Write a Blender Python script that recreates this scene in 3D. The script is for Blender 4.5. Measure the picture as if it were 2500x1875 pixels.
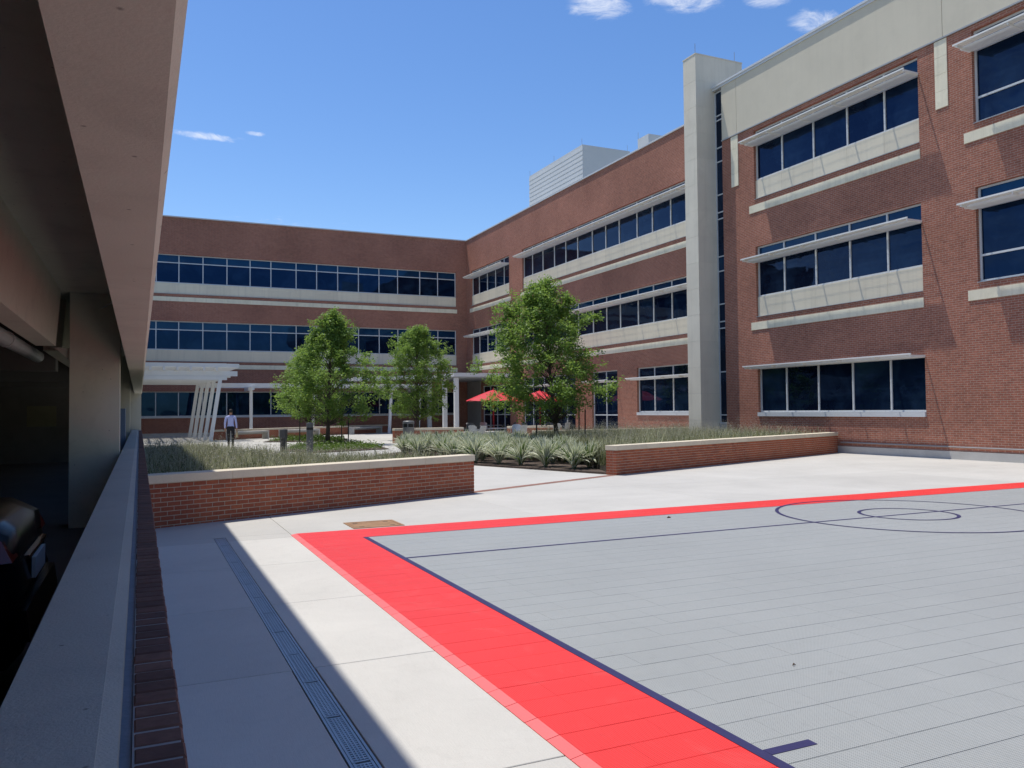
import bpy, bmesh, math, random
from mathutils import Vector, Matrix
R = math.radians
S = bpy.context.scene
for o in list(bpy.data.objects):
    bpy.data.objects.remove(o)
rnd = random.Random(7)

# ------------------------------------------------------------------ camera
yaw, pit, rol = R(24.6216), R(1.8301), R(-0.5420)
f = Vector((math.sin(yaw) * math.cos(pit), math.cos(yaw) * math.cos(pit), math.sin(pit)))
r0 = Vector((math.cos(yaw), -math.sin(yaw), 0)); u0 = r0.cross(f)
rr = r0 * math.cos(rol) + u0 * math.sin(rol); uu = -r0 * math.sin(rol) + u0 * math.cos(rol)
cam = bpy.data.cameras.new('camera'); camo = bpy.data.objects.new('camera', cam)
S.collection.objects.link(camo)
M = Matrix.Identity(4)
for i in range(3):
    M[i][0], M[i][1], M[i][2] = rr[i], uu[i], -f[i]
M.translation = Vector((0, 0, 1.6))
camo.matrix_world = M
cam.sensor_width = 36; cam.lens = 1984.86 / 2500 * 36
cam.clip_start = 0.05; cam.clip_end = 3000
S.camera = camo

# ------------------------------------------------------------------ sky, sun, exposure
LD = Vector((0.68, -1.07, -4.1)).normalized()          # way the sunlight travels
SUN_EL = math.asin(-LD.z); SUN_AZ = math.atan2(-LD.x, -LD.y)
W = bpy.data.worlds.new('World'); S.world = W; W.use_nodes = True
nt = W.node_tree; N = nt.nodes; L = nt.links; N.clear()
out = N.new('ShaderNodeOutputWorld'); bg = N.new('ShaderNodeBackground'); bg.inputs[1].default_value = 0.15
sky = N.new('ShaderNodeTexSky'); sky.sky_type = 'NISHITA'; sky.sun_disc = False
sky.sun_elevation = SUN_EL; sky.sun_rotation = SUN_AZ
sky.air_density = 1.0; sky.dust_density = 0.4; sky.ozone_density = 2.2; sky.altitude = 0
hs = N.new('ShaderNodeHueSaturation'); hs.inputs['Hue'].default_value = .507; hs.inputs['Saturation'].default_value = 1.24
L.new(sky.outputs[0], hs.inputs['Color'])

def wm(op, a, b=None, c=None):
    n = N.new('ShaderNodeMath'); n.operation = op
    for i, v in enumerate((a, b, c)):
        if v is None: continue
        if isinstance(v, (int, float)): n.inputs[i].default_value = v
        else: L.new(v, n.inputs[i])
    return n.outputs[0]
tc = N.new('ShaderNodeTexCoord'); sp = N.new('ShaderNodeSeparateXYZ'); L.new(tc.outputs['Generated'], sp.inputs[0])
zz = wm('MAXIMUM', wm('ADD', sp.outputs[2], 0.04), 0.03)
px_ = wm('DIVIDE', sp.outputs[0], zz); py_ = wm('DIVIDE', sp.outputs[1], zz)
cb = N.new('ShaderNodeCombineXYZ'); L.new(px_, cb.inputs[0]); L.new(py_, cb.inputs[1])
def wnoise(scale, det, w, dist=0.0, rough=.55):
    n = N.new('ShaderNodeTexNoise'); n.noise_dimensions = '4D'
    n.inputs['Scale'].default_value = scale; n.inputs['Detail'].default_value = det
    n.inputs['W'].default_value = w; n.inputs['Distortion'].default_value = dist; n.inputs['Roughness'].default_value = rough
    L.new(cb.outputs[0], n.inputs['Vector']); return n.outputs[0]
def sstep(v, a, b):
    n = N.new('ShaderNodeMapRange'); n.interpolation_type = 'SMOOTHSTEP'
    n.inputs[1].default_value = a; n.inputs[2].default_value = b
    L.new(v, n.inputs[0]); return n.outputs[0]
def blob(cx, cy, rx, ry):
    a = wm('DIVIDE', wm('SUBTRACT', px_, cx), rx); b = wm('DIVIDE', wm('SUBTRACT', py_, cy), ry)
    d = wm('SQRT', wm('ADD', wm('MULTIPLY', a, a), wm('MULTIPLY', b, b)))
    return sstep(wm('SUBTRACT', 1.0, d), 0.0, 0.8)
CLOUDS = [(.95, 1.57, .13, .10), (1.08, 1.46, .20, .11), (1.27, 1.39, .10, .07), (1.44, 1.42, .10, .085), (.18, 2.745, .19, .06), (.33, 2.665, .06, .035)]
west = wm('MULTIPLY', wm('MINIMUM', wm('MAXIMUM', wm('MULTIPLY', px_, -.5), 0.0), 1.0), .13)   # more cloud in the western sky
cov = sstep(wm('ADD', wnoise(.55, 2, 3.1), west), 0.575, 0.72)
for c in CLOUDS:
    cov = wm('MAXIMUM', cov, blob(*c))
wisp = wnoise(11, 8, 1.3, 1.6, .68)
dens = wm('MULTIPLY', sstep(wm('ADD', wm('MULTIPLY', cov, .50), wm('MULTIPLY', wisp, 1.0)), 0.68, 1.34), .92)
mixc = N.new('ShaderNodeMix'); mixc.data_type = 'RGBA'; L.new(dens, mixc.inputs[0]); L.new(hs.outputs[0], mixc.inputs[6])
mixc.inputs[7].default_value = (6.2, 6.4, 6.8, 1)
L.new(mixc.outputs[2], bg.inputs[0]); L.new(bg.outputs[0], out.inputs[0])

sl = bpy.data.lights.new('sun', 'SUN'); sl.energy = 4.15; sl.angle = R(0.55); sl.color = (1, .95, .865)
so = bpy.data.objects.new('sun', sl); S.collection.objects.link(so)
so.rotation_euler = LD.to_track_quat('-Z', 'Y').to_euler(); so.location = (-10, 20, 60)
S.view_settings.view_transform = 'Standard'; S.view_settings.look = 'None'
S.view_settings.exposure = 0.12; S.view_settings.gamma = 1.0; S.view_settings.use_curve_mapping = False
S.render.engine = 'CYCLES'; S.cycles.use_denoising = True
S.cycles.max_bounces = 8; S.cycles.diffuse_bounces = 4; S.cycles.glossy_bounces = 3
S.cycles.sample_clamp_indirect = 6

# ------------------------------------------------------------------ materials
MAT = {}
class NT:
    def __init__(s, name):
        s.m = bpy.data.materials.new(name); s.m.use_nodes = True; s.t = s.m.node_tree; s.n = s.t.nodes; s.l = s.t.links
        s.b = s.n['Principled BSDF']; MAT[name] = s.m
    def new(s, k): return s.n.new(k)
    def link(s, a, b): s.l.new(a, b)
    def math(s, op, a, b=None):
        n = s.n.new('ShaderNodeMath'); n.operation = op
        for i, v in enumerate((a, b)):
            if v is None: continue
            if isinstance(v, (int, float)): n.inputs[i].default_value = v
            else: s.l.new(v, n.inputs[i])
        return n.outputs[0]
    def pos(s):
        return s.n.new('ShaderNodeNewGeometry').outputs['Position']
    def noise(s, vec, scale, det=3, rough=.55, dist=0):
        n = s.n.new('ShaderNodeTexNoise'); n.inputs['Scale'].default_value = scale; n.inputs['Detail'].default_value = det
        n.inputs['Roughness'].default_value = rough; n.inputs['Distortion'].default_value = dist
        s.l.new(vec, n.inputs['Vector']); return n.outputs[0]
    def ramp(s, v, a, b, c0=0., c1=1.):
        n = s.n.new('ShaderNodeMapRange'); n.inputs[1].default_value = a; n.inputs[2].default_value = b
        n.inputs[3].default_value = c0; n.inputs[4].default_value = c1; s.l.new(v, n.inputs[0]); return n.outputs[0]
    def mix(s, fac, a, b, bl='MIX'):
        n = s.n.new('ShaderNodeMix'); n.data_type = 'RGBA'; n.blend_type = bl
        for i, v in ((0, fac), (6, a), (7, b)):
            if isinstance(v, (int, float)): n.inputs[i].default_value = v
            elif isinstance(v, (tuple, list)): n.inputs[i].default_value = (*v[:3], 1)
            else: s.l.new(v, n.inputs[i])
        return n.outputs[2]
    def scalec(s, col, fac):
        n = s.n.new('ShaderNodeMix'); n.data_type = 'RGBA'; n.blend_type = 'MULTIPLY'; n.inputs[0].default_value = 1
        if isinstance(col, (tuple, list)): n.inputs[6].default_value = (*col[:3], 1)
        else: s.l.new(col, n.inputs[6])
        s.l.new(fac, n.inputs[7]); return n.outputs[2]
    def bump(s, h, strength=.3, dist=.01):
        n = s.n.new('ShaderNodeBump'); n.inputs['Strength'].default_value = strength; n.inputs['Distance'].default_value = dist
        s.l.new(h, n.inputs['Height']); s.l.new(n.outputs[0], s.b.inputs['Normal'])
    def rand(s): return s.n.new('ShaderNodeObjectInfo').outputs['Random']

def plain(name, col, rough=.6, var=.12, scale=1.5, fine=60, bump=.12, rv=0., spec=.35, metal=0., stain=0., stcol=None, streak=0., holes=0.):
    t = NT(name); p = t.pos()
    n1 = t.noise(p, scale, 5, .6); n2 = t.noise(p, fine, 3)
    fac = t.math('ADD', t.ramp(n1, .25, .75, 1 - var, 1 + var), t.ramp(n2, .3, .7, -var * .5, var * .5))
    if rv: fac = t.math('MULTIPLY', fac, t.ramp(t.rand(), 0, 1, 1 - rv, 1 + rv))
    c = t.scalec(col, fac)
    if stain:
        n3 = t.noise(p, scale * 1.7, 6, .7, .5)
        c = t.mix(t.ramp(n3, .52, .75, 0, stain), c, stcol or tuple(x * .45 for x in col))
    if holes:
        vo = t.new('ShaderNodeTexVoronoi'); vo.inputs['Scale'].default_value = holes; t.link(p, vo.inputs['Vector'])
        sc_ = t.new('ShaderNodeSeparateColor'); t.link(vo.outputs['Color'], sc_.inputs[0])
        hm_ = t.math('MULTIPLY', t.ramp(vo.outputs['Distance'], .05, .10, .75, 0), t.math('GREATER_THAN', sc_.outputs[0], .55))
        c = t.mix(hm_, c, tuple(x * .3 for x in col))
    if streak:
        mp_ = t.new('ShaderNodeMapping'); mp_.inputs['Scale'].default_value = (5, 5, .22); t.link(p, mp_.inputs[0])
        n5 = t.noise(mp_.outputs[0], 1.0, 5, .65)
        c = t.mix(t.ramp(n5, .50, .72, 0, streak), c, tuple(x * .52 for x in col))
    t.link(c, t.b.inputs['Base Color'])
    t.b.inputs['Roughness'].default_value = rough; t.b.inputs['Specular IOR Level'].default_value = spec; t.b.inputs['Metallic'].default_value = metal
    if bump: t.bump(t.math('ADD', n2, t.math('MULTIPLY', n1, .5)), bump, .01)
    return t.m

# facade brick: running bond laid in world metres on whichever way the wall faces
def brickwall(name, c1, c2, mort, bw=.2, rh=.0667):
    t = NT(name); g = t.new('ShaderNodeNewGeometry'); sp_ = t.new('ShaderNodeSeparateXYZ'); t.link(g.outputs['Position'], sp_.inputs[0])
    sn = t.new('ShaderNodeSeparateXYZ'); t.link(g.outputs['True Normal'], sn.inputs[0])
    ax = t.math('GREATER_THAN', t.math('ABSOLUTE', sn.outputs[0]), .6)
    u = t.math('ADD', t.math('MULTIPLY', sp_.outputs[1], ax), t.math('MULTIPLY', sp_.outputs[0], t.math('SUBTRACT', 1., ax)))
    c = t.new('ShaderNodeCombineXYZ'); t.link(u, c.inputs[0]); t.link(sp_.outputs[2], c.inputs[1])
    b = t.new('ShaderNodeTexBrick'); t.link(c.outputs[0], b.inputs['Vector'])
    b.inputs['Scale'].default_value = 1; b.inputs['Brick Width'].default_value = bw; b.inputs['Row Height'].default_value = rh
    b.inputs['Mortar Size'].default_value = .0062; b.inputs['Mortar Smooth'].default_value = .1; b.inputs['Bias'].default_value = -.1
    b.inputs['Color1'].default_value = (*c1, 1); b.inputs['Color2'].default_value = (*c2, 1); b.inputs['Mortar'].default_value = (*mort, 1)
    n1 = t.noise(g.outputs['Position'], .35, 5, .65); n2 = t.noise(g.outputs['Position'], 7, 4, .6)
    fac = t.math('ADD', t.ramp(n1, .3, .7, .82, 1.15), t.ramp(n2, .3, .7, -.14, .14))
    t.link(t.scalec(b.outputs['Color'], fac), t.b.inputs['Base Color'])
    t.b.inputs['Roughness'].default_value = .85; t.b.inputs['Specular IOR Level'].default_value = .2
    t.bump(t.math('MULTIPLY', b.outputs['Fac'], -1.), .5, .006)
    return t.m
brickwall('facade_brick', (.345, .132, .086), (.275, .102, .070), (.39, .30, .235))

def brickpiece(name, c1, c2):
    t = NT(name); p = t.pos(); rv = t.rand()
    n1 = t.noise(p, 30, 4, .7); n2 = t.noise(p, 2.0, 3)
    c = t.mix(rv, c1, c2)
    fac = t.math('ADD', t.ramp(n1, .25, .75, .78, 1.2), t.ramp(n2, .3, .7, -.1, .1))
    t.link(t.scalec(c, fac), t.b.inputs['Base Color']); t.b.inputs['Roughness'].default_value = .88; t.b.inputs['Specular IOR Level'].default_value = .2
    t.bump(n1, .5, .004)
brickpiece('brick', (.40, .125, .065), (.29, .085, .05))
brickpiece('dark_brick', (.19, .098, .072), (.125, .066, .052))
brickpiece('paver', (.30, .16, .125), (.22, .115, .095))
plain('mortar', (.47, .40, .32), .9, .15, 4, 90, .3)
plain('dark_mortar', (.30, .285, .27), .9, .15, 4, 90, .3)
plain('coping', (.66, .585, .45), .8, .08, 2.2, 50, .15, rv=.05, stain=.25, stcol=(.42, .36, .27))
plain('limestone', (.79, .73, .555), .8, .09, .9, 40, .15, rv=.05, stain=.45, stcol=(.50, .47, .31), streak=.3)
plain('tower_stone', (.68, .63, .52), .8, .07, .7, 40, .15, rv=.04, stain=.3, stcol=(.50, .46, .36), streak=.2)
plain('stucco', (.60, .55, .435), .85, .06, .6, 80, .25, stain=.25, stcol=(.47, .43, .34), streak=.07)
plain('spandrel', (.72, .65, .50), .45, .03, .8, 60, .03, rv=.04, streak=.22)
plain('white_metal', (.74, .75, .74), .4, .05, 1, 60, .03)
plain('alu', (.58, .60, .61), .35, .05, 1, 60, .03, spec=.5)
plain('shade_metal', (.74, .735, .70), .42, .05, 1, 60, .03)
plain('roof_metal', (.60, .61, .59), .4, .06, .3, 60, .03)
plain('flashing', (.33, .345, .36), .45, .08, .8, 60, .03)
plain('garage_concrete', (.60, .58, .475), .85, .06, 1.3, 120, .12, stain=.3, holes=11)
plain('parapet_concrete', (.47, .44, .375), .85, .10, 1.2, 150, .3, stain=.4, stcol=(.28, .27, .25), holes=14)
plain('sealant', (.19, .205, .235), .6, .15, 6, 60, .2)
plain('deck', (.30, .29, .27), .85, .12, .7, 90, .2, stain=.4)
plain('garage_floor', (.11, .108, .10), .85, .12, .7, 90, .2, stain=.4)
plain('lit_opening_tint', (.26, .24, .15), .6, .15, 2, 40, .1)
plain('inner_shade_concrete', (.20, .19, .17), .85, .12, 1.3, 90, .15, stain=.3)  # darker version of the garage concrete, interior shade put into its colour
plain('mulch', (.085, .062, .048), .95, .5, 9, 55, 1.0)
plain('soil', (.07, .06, .045), .95, .4, 5, 40, 1.0)
plain('far_ground', (.16, .17, .12), .95, .25, .05, 2, 0)
plain('joint', (.16, .15, .135), .95, .2, 5, 60, .2)
plain('bollard_metal', (.05, .05, .052), .4, .15, 3, 60, .05, spec=.5)
plain('post_metal', (.085, .09, .09), .45, .1, 3, 60, .05, spec=.5)
plain('bin_metal', (.14, .145, .145), .45, .1, 2, 40, .05, spec=.5)
plain('dark', (.012, .012, .012), .6, .1, 3, 40, 0)
plain('bench_concrete', (.47, .46, .43), .8, .1, 2, 60, .2)
plain('chair_metal', (.34, .36, .37), .35, .1, 5, 60, .05, spec=.5, metal=.3)
plain('chair_dark', (.06, .07, .08), .4, .1, 5, 60, .05, spec=.5)
plain('table_metal', (.16, .19, .24), .3, .1, 5, 60, .05, spec=.6)
plain('umbrella_red', (.56, .014, .030), .55, .05, 2, 90, .05, spec=.4)
plain('pole_red', (.34, .012, .018), .4, .1, 4, 40, .02)
plain('pipe', (.42, .42, .41), .5, .1, 3, 40, .05)
plain('box_blue', (.20, .26, .36), .45, .1, 3, 40, .05)
plain('stake', (.045, .04, .035), .8, .2, 9, 40, .2)
plain('skin', (.42, .23, .15), .6, .08, 10, 80, .05)
plain('hair', (.018, .014, .011), .7, .3, 40, 200, .4)
plain('trouser', (.012, .012, .016), .8, .2, 10, 90, .2)
plain('shoe', (.01, .009, .008), .4, .1, 10, 60, .02)
plain('bag', (.45, .36, .20), .8, .15, 10, 60, .3)
plain('bark', (.085, .068, .052), .9, .25, 8, 60, .8)
plain('court_base', (.06, .06, .065), .9, .1, 3, 40, 0)
plain('navy', (.030, .027, .095), .6, .15, 6, 120, .2, spec=.3)
plain('ramp_red', (.80, .15, .145), .55, .05, 3, 80, .05, rv=.05)
plain('rust', (.30, .175, .095), .85, .25, 5, 60, .5, stain=.5, stcol=(.17, .085, .045))
plain('leaf_litter', (.10, .06, .035), .8, .3, 9, 60, 0)
plain('grate', (.34, .37, .40), .42, .12, 2.5, 80, .1, metal=.55, spec=.5)
plain('grate_dark', (.035, .04, .048), .7, .1, 2, 40, 0)
plain('car_black', (.004, .004, .006), .2, .1, 2, 40, 0, spec=.12)
plain('tyre', (.015, .015, .015), .8, .1, 9, 40, .2)
plain('rim', (.45, .46, .47), .25, .05, 9, 40, 0, metal=.8)
plain('chrome', (.7, .7, .72), .08, .02, 9, 40, 0, metal=1)
plain('plate', (.62, .62, .6), .4, .05, 9, 40, 0)

# plaza concrete: broom finish, blotches, a few darker drips
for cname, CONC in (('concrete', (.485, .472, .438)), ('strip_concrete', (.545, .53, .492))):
    t = NT(cname); p = t.pos()
    n1 = t.noise(p, .45, 6, .65, .3); n2 = t.noise(p, 140, 2); n3 = t.noise(p, 3.0, 6, .7, .8)
    mp = t.new('ShaderNodeMapping'); mp.inputs['Scale'].default_value = (60, 3, 1); t.link(p, mp.inputs[0]); n4 = t.noise(mp.outputs[0], 3, 2)
    fac = t.math('ADD', t.ramp(n1, .3, .7, .90, 1.07), t.ramp(n2, .3, .7, -.05, .05))
    fac = t.math('ADD', fac, t.ramp(n4, .3, .7, -.025, .025))
    fac = t.math('MULTIPLY', fac, t.ramp(t.rand(), 0, 1, .955, 1.03))
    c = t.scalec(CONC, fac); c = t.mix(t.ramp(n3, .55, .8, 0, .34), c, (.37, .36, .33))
    n8 = t.noise(p, .9, 8, .75, 2.0); c = t.mix(t.ramp(t.math('ABSOLUTE', t.math('SUBTRACT', n8, .5)), 0, .006, .16, 0), c, (.28, .27, .25))
    t.link(c, t.b.inputs['Base Color']); t.b.inputs['Roughness'].default_value = .85; t.b.inputs['Specular IOR Level'].default_value = .25
    t.bump(t.math('ADD', n2, n4), .25, .004)

# snap-together court tile: fine open diamond lattice
def tilemat(name, col, dark):
    t = NT(name); p = t.pos(); s_ = t.new('ShaderNodeSeparateXYZ'); t.link(p, s_.inputs[0])
    k = 2 * math.pi / .0247
    a = t.math('SINE', t.math('MULTIPLY', t.math('ADD', s_.outputs[0], s_.outputs[1]), k))
    b = t.math('SINE', t.math('MULTIPLY', t.math('SUBTRACT', s_.outputs[0], s_.outputs[1]), k))
    h = t.math('MULTIPLY', a, b)
    n1 = t.noise(p, .8, 5, .6); n2 = t.noise(p, 90, 2)
    fac = t.math('ADD', t.ramp(n1, .3, .7, .955, 1.04), t.ramp(n2, .3, .7, -.04, .04))
    fac = t.math('MULTIPLY', fac, t.ramp(t.rand(), 0, 1, .993, 1.007))
    c = t.mix(t.ramp(h, .1, .7, 0, .85), t.scalec(col, fac), dark)
    n6 = t.noise(p, 2.3, 7, .72, 1.2); n7 = t.noise(p, .22, 4, .6)
    c = t.mix(t.ramp(n6, .54, .80, 0, .09), c, (.55, .52, .47)); c = t.scalec(c, t.ramp(t.noise(p, 5.0, 6, .7, 2.5), .60, .76, 1, .86)); c = t.scalec(c, t.ramp(n7, .3, .7, .95, 1.04))
    t.link(c, t.b.inputs['Base Color']); t.b.inputs['Roughness'].default_value = .5; t.b.inputs['Specular IOR Level'].default_value = .35
    t.bump(t.math('MULTIPLY', h, -1.), .35, .004)
tilemat('tile_grey', (.37, .385, .38), (.12, .135, .135))
tilemat('tile_red', (.82, .044, .040), (.50, .018, .018))

# window glass: dark coated pane, slightly uneven; room brightness painted in as soft blotches
t = NT('glass'); p = t.pos(); oi = t.new('ShaderNodeObjectInfo')
va = t.new('ShaderNodeVectorMath'); va.operation = 'MULTIPLY_ADD'; va.inputs[1].default_value = (1, 1, 1)
t.link(p, va.inputs[0]); cbx = t.new('ShaderNodeCombineXYZ'); t.link(t.math('MULTIPLY', oi.outputs['Random'], 40.), cbx.inputs[0]); t.link(cbx.outputs[0], va.inputs[2])
nb = t.noise(va.outputs[0], .9, 1)
t.bump(nb, .05, .12)
ni = t.noise(va.outputs[0], .7, 4, .6, .4)
t.link(t.mix(t.ramp(ni, .45, .75), t.mix(oi.outputs['Random'], (.002, .004, .012), (.004, .011, .030)), (.012, .028, .058)), t.b.inputs['Base Color'])
t.b.inputs['Roughness'].default_value = .012; t.b.inputs['IOR'].default_value = 1.46; t.b.inputs['Specular Tint'].default_value = (.13, .40, 1, 1)

t = NT('transom_glass'); p = t.pos(); oi = t.new('ShaderNodeObjectInfo'); nb = t.noise(p, .9, 1); t.bump(nb, .05, .12)
ni = t.noise(p, .35, 4, .6, .4)
t.link(t.mix(t.ramp(ni, .35, .7), (.004, .018, .05), (.008, .045, .10)), t.b.inputs['Base Color'])
t.b.inputs['Roughness'].default_value = .015; t.b.inputs['IOR'].default_value = 1.5; t.b.inputs['Specular Tint'].default_value = (.25, .55, 1, 1)
def leafmat(name, c1, c2, trans, rough=.45, spec=.22, mixf=.34):
    t = NT(name); p = t.pos()
    n = t.noise(p, 1.6, 3); n2 = t.noise(p, 25, 2)
    fac = t.math('ADD', t.math('MULTIPLY', n, .6), t.math('MULTIPLY', n2, .5))
    c = t.mix(t.ramp(fac, .35, .75), c1, c2)
    t.link(c, t.b.inputs['Base Color']); t.b.inputs['Roughness'].default_value = rough; t.b.inputs['Specular IOR Level'].default_value = spec
    tr = t.new('ShaderNodeBsdfTranslucent'); t.link(t.mix(.5, c, trans), tr.inputs[0])
    ms = t.new('ShaderNodeMixShader'); ms.inputs[0].default_value = mixf
    t.link(t.b.outputs[0], ms.inputs[1]); t.link(tr.outputs[0], ms.inputs[2]); t.link(ms.outputs[0], t.n['Material Output'].inputs[0])
leafmat('leaf', (.10, .19, .036), (.235, .35, .09), (.38, .54, .08), .5, .25, .42)
leafmat('grass_dark', (.075, .095, .035), (.14, .155, .07), (.14, .16, .05), .7)
leafmat('grass', (.32, .335, .18), (.52, .52, .35), (.20, .22, .08), .6)
leafmat('grass_seed', (.42, .40, .31), (.60, .57, .46), (.25, .22, .15), .8)
leafmat('cover', (.06, .12, .02), (.16, .24, .04), (.16, .26, .03), .5)
leafmat('flax_green', (.08, .14, .035), (.15, .21, .07), (.12, .18, .05), .35)
leafmat('flax_cream', (.62, .64, .48), (.82, .81, .66), (.45, .5, .28), .4)

# striped shirt
t = NT('shirt'); p = t.pos(); s_ = t.new('ShaderNodeSeparateXYZ'); t.link(p, s_.inputs[0])
st = t.math('SINE', t.math('MULTIPLY', s_.outputs[0], 330.))
t.link(t.mix(t.ramp(st, -.2, .2), (.56, .60, .84), (.28, .32, .62)), t.b.inputs['Base Color']); t.b.inputs['Roughness'].default_value = .8
# tail-lamp lens, headlight
t = NT('lens_red'); t.b.inputs['Base Color'].default_value = (.16, .004, .005, 1); t.b.inputs['Roughness'].default_value = .1
t = NT('car_glass'); t.b.inputs['Base Color'].default_value = (.01, .012, .014, 1); t.b.inputs['Roughness'].default_value = .03

# ------------------------------------------------------------------ mesh helpers
COL = S.collection
ORG = {}
def V3(*a): return Vector(a)
class MB:
    def __init__(s): s.v = []; s.f = []; s.mi = []
    def quad(s, a, b, c, d, n=None, mi=0):
        a, b, c, d = map(Vector, (a, b, c, d))
        if n is not None and (b - a).cross(d - a).dot(Vector(n)) < 0: a, b, c, d = a, d, c, b
        k = len(s.v); s.v += [a, b, c, d]; s.f.append((k, k + 1, k + 2, k + 3)); s.mi.append(mi)
    def hexa(s, P, mi=0):
        # P: 8 points, bottom ring 0-3, top ring 4-7
        P = [Vector(p) for p in P]; cen = sum(P, Vector()) / 8; k = len(s.v); s.v += P
        for q in ((0, 1, 2, 3), (4, 5, 6, 7), (0, 1, 5, 4), (1, 2, 6, 5), (2, 3, 7, 6), (3, 0, 4, 7)):
            a, b, c, d = (P[i] for i in q); n = (c - a).cross(d - b); fc = (a + b + c + d) / 4
            q = q if n.dot(fc - cen) > 0 else q[::-1]
            s.f.append(tuple(k + i for i in q)); s.mi.append(mi)
    def box(s, x0, x1, y0, y1, z0, z1, mi=0):
        s.hexa([(x0, y0, z0), (x1, y0, z0), (x1, y1, z0), (x0, y1, z0), (x0, y0, z1), (x1, y0, z1), (x1, y1, z1), (x0, y1, z1)], mi)
    def obox(s, o, U, Vv, Wv, u0, u1, v0, v1, w0, w1, mi=0):
        P = [o + U * a + Vv * b + Wv * c for c in (w0, w1) for a, b in ((u0, v0), (u1, v0), (u1, v1), (u0, v1))]
        s.hexa(P, mi)
    def bar(s, a, b, w, h=None, mi=0, up=(0, 0, 1)):
        a, b = Vector(a), Vector(b); d = (b - a); l = d.length; d /= l; h = h or w
        x = d.cross(Vector(up));
        if x.length < 1e-4: x = d.cross(Vector((0, 1, 0)))
        x.normalize(); y = x.cross(d)
        s.obox(a, x, y, d, -w / 2, w / 2, -h / 2, h / 2, 0, l, mi)
    def tube(s, pts, rad, n=8, mi=0, cap=True):
        pts = [Vector(p) for p in pts]
        if isinstance(rad, (int, float)): rad = [rad] * len(pts)
        k = len(s.v); x = None
        for i, p in enumerate(pts):
            d = (pts[min(i + 1, len(pts) - 1)] - pts[max(i - 1, 0)]).normalized()
            if x is None:
                x = d.cross(Vector((0, 0, 1)));
                if x.length < .05: x = d.cross(Vector((0, 1, 0)))
            x = (x - d * x.dot(d)).normalized(); y = d.cross(x)
            for j in range(n):
                a = 2 * math.pi * j / n; s.v.append(p + (x * math.cos(a) + y * math.sin(a)) * rad[i])
        for i in range(len(pts) - 1):
            for j in range(n):
                a = k + i * n + j; b = k + i * n + (j + 1) % n
                s.f.append((a, b, b + n, a + n)); s.mi.append(mi)
        if cap:
            s.f.append(tuple(k + j for j in range(n))[::-1]); s.mi.append(mi)
            s.f.append(tuple(k + (len(pts) - 1) * n + j for j in range(n))); s.mi.append(mi)
    def lathe(s, prof, n=24, c=(0, 0, 0), mi=0):
        k = len(s.v); c = Vector(c)
        for (r, z) in prof:
            for j in range(n):
                a = 2 * math.pi * j / n; s.v.append(c + Vector((r * math.cos(a), r * math.sin(a), z)))
        for i in range(len(prof) - 1):
            for j in range(n):
                a = k + i * n + j; b = k + i * n + (j + 1) % n
                s.f.append((a, b, b + n, a + n)); s.mi.append(mi)
        for i, fl in ((0, True), (len(prof) - 1, False)):
            if prof[i][0] > 1e-4:
                q = tuple(k + i * n + j for j in range(n)); s.f.append(q[::-1] if fl else q); s.mi.append(mi)
    def prism(s, poly, z0, z1, mi=0):
        n = len(poly); k = len(s.v)
        ar = sum(poly[i][0] * poly[(i + 1) % n][1] - poly[(i + 1) % n][0] * poly[i][1] for i in range(n))
        if ar < 0: poly = poly[::-1]
        s.v += [Vector((x, y, z0)) for x, y in poly] + [Vector((x, y, z1)) for x, y in poly]
        s.f.append(tuple(range(k, k + n))[::-1]); s.f.append(tuple(range(k + n, k + 2 * n))); s.mi += [mi, mi]
        for i in range(n):
            j = (i + 1) % n; s.f.append((k + i, k + j, k + n + j, k + n + i)); s.mi.append(mi)
    def mesh(s, name, mats, off=None, smooth=False):
        me = bpy.data.meshes.new(name); off = off or Vector()
        me.from_pydata([tuple(p - off) for p in s.v], [], s.f)
        for m in (mats if isinstance(mats, (list, tuple)) else [mats]): me.materials.append(MAT[m])
        if any(s.mi): me.polygons.foreach_set('material_index', s.mi)
        if smooth: me.polygons.foreach_set('use_smooth', [True] * len(me.polygons))
        me.update(); return me
    def build(s, name, mats, parent=None, smooth=False, org=None, **kw):
        off = Vector(org) if org is not None else (ORG.get(parent.name, Vector()) if parent else Vector())
        o = bpy.data.objects.new(name, s.mesh(name, mats, off, smooth)); COL.objects.link(o)
        if parent: o.parent = parent; ORG[o.name] = off
        else: o.location = off; ORG[o.name] = off
        tag(o, **kw); return o
def tag(o, label=None, category=None, group=None, kind=None):
    for k, v in (('label', label), ('category', category), ('group', group), ('kind', kind)):
        if v: o[k] = v
    return o
def thing(name, loc, label, category, group=None, kind=None, rz=0):
    o = bpy.data.objects.new(name, None); COL.objects.link(o); o.location = loc; o.rotation_euler = (0, 0, rz)
    o.empty_display_size = .2; ORG[o.name] = Vector(loc)
    return tag(o, label, category, group, kind)
def piece(name, me, parent, loc, rz=0, rot=None):
    o = bpy.data.objects.new(name, me); COL.objects.link(o); o.parent = parent
    o.location = Vector(loc) - ORG.get(parent.name, Vector()); o.rotation_euler = rot or (0, 0, rz); return o
def copy_tree(o, parent=None):
    c = o.copy(); COL.objects.link(c); c.parent = parent
    for ch in list(o.children): copy_tree(ch, c)
    return c
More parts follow.
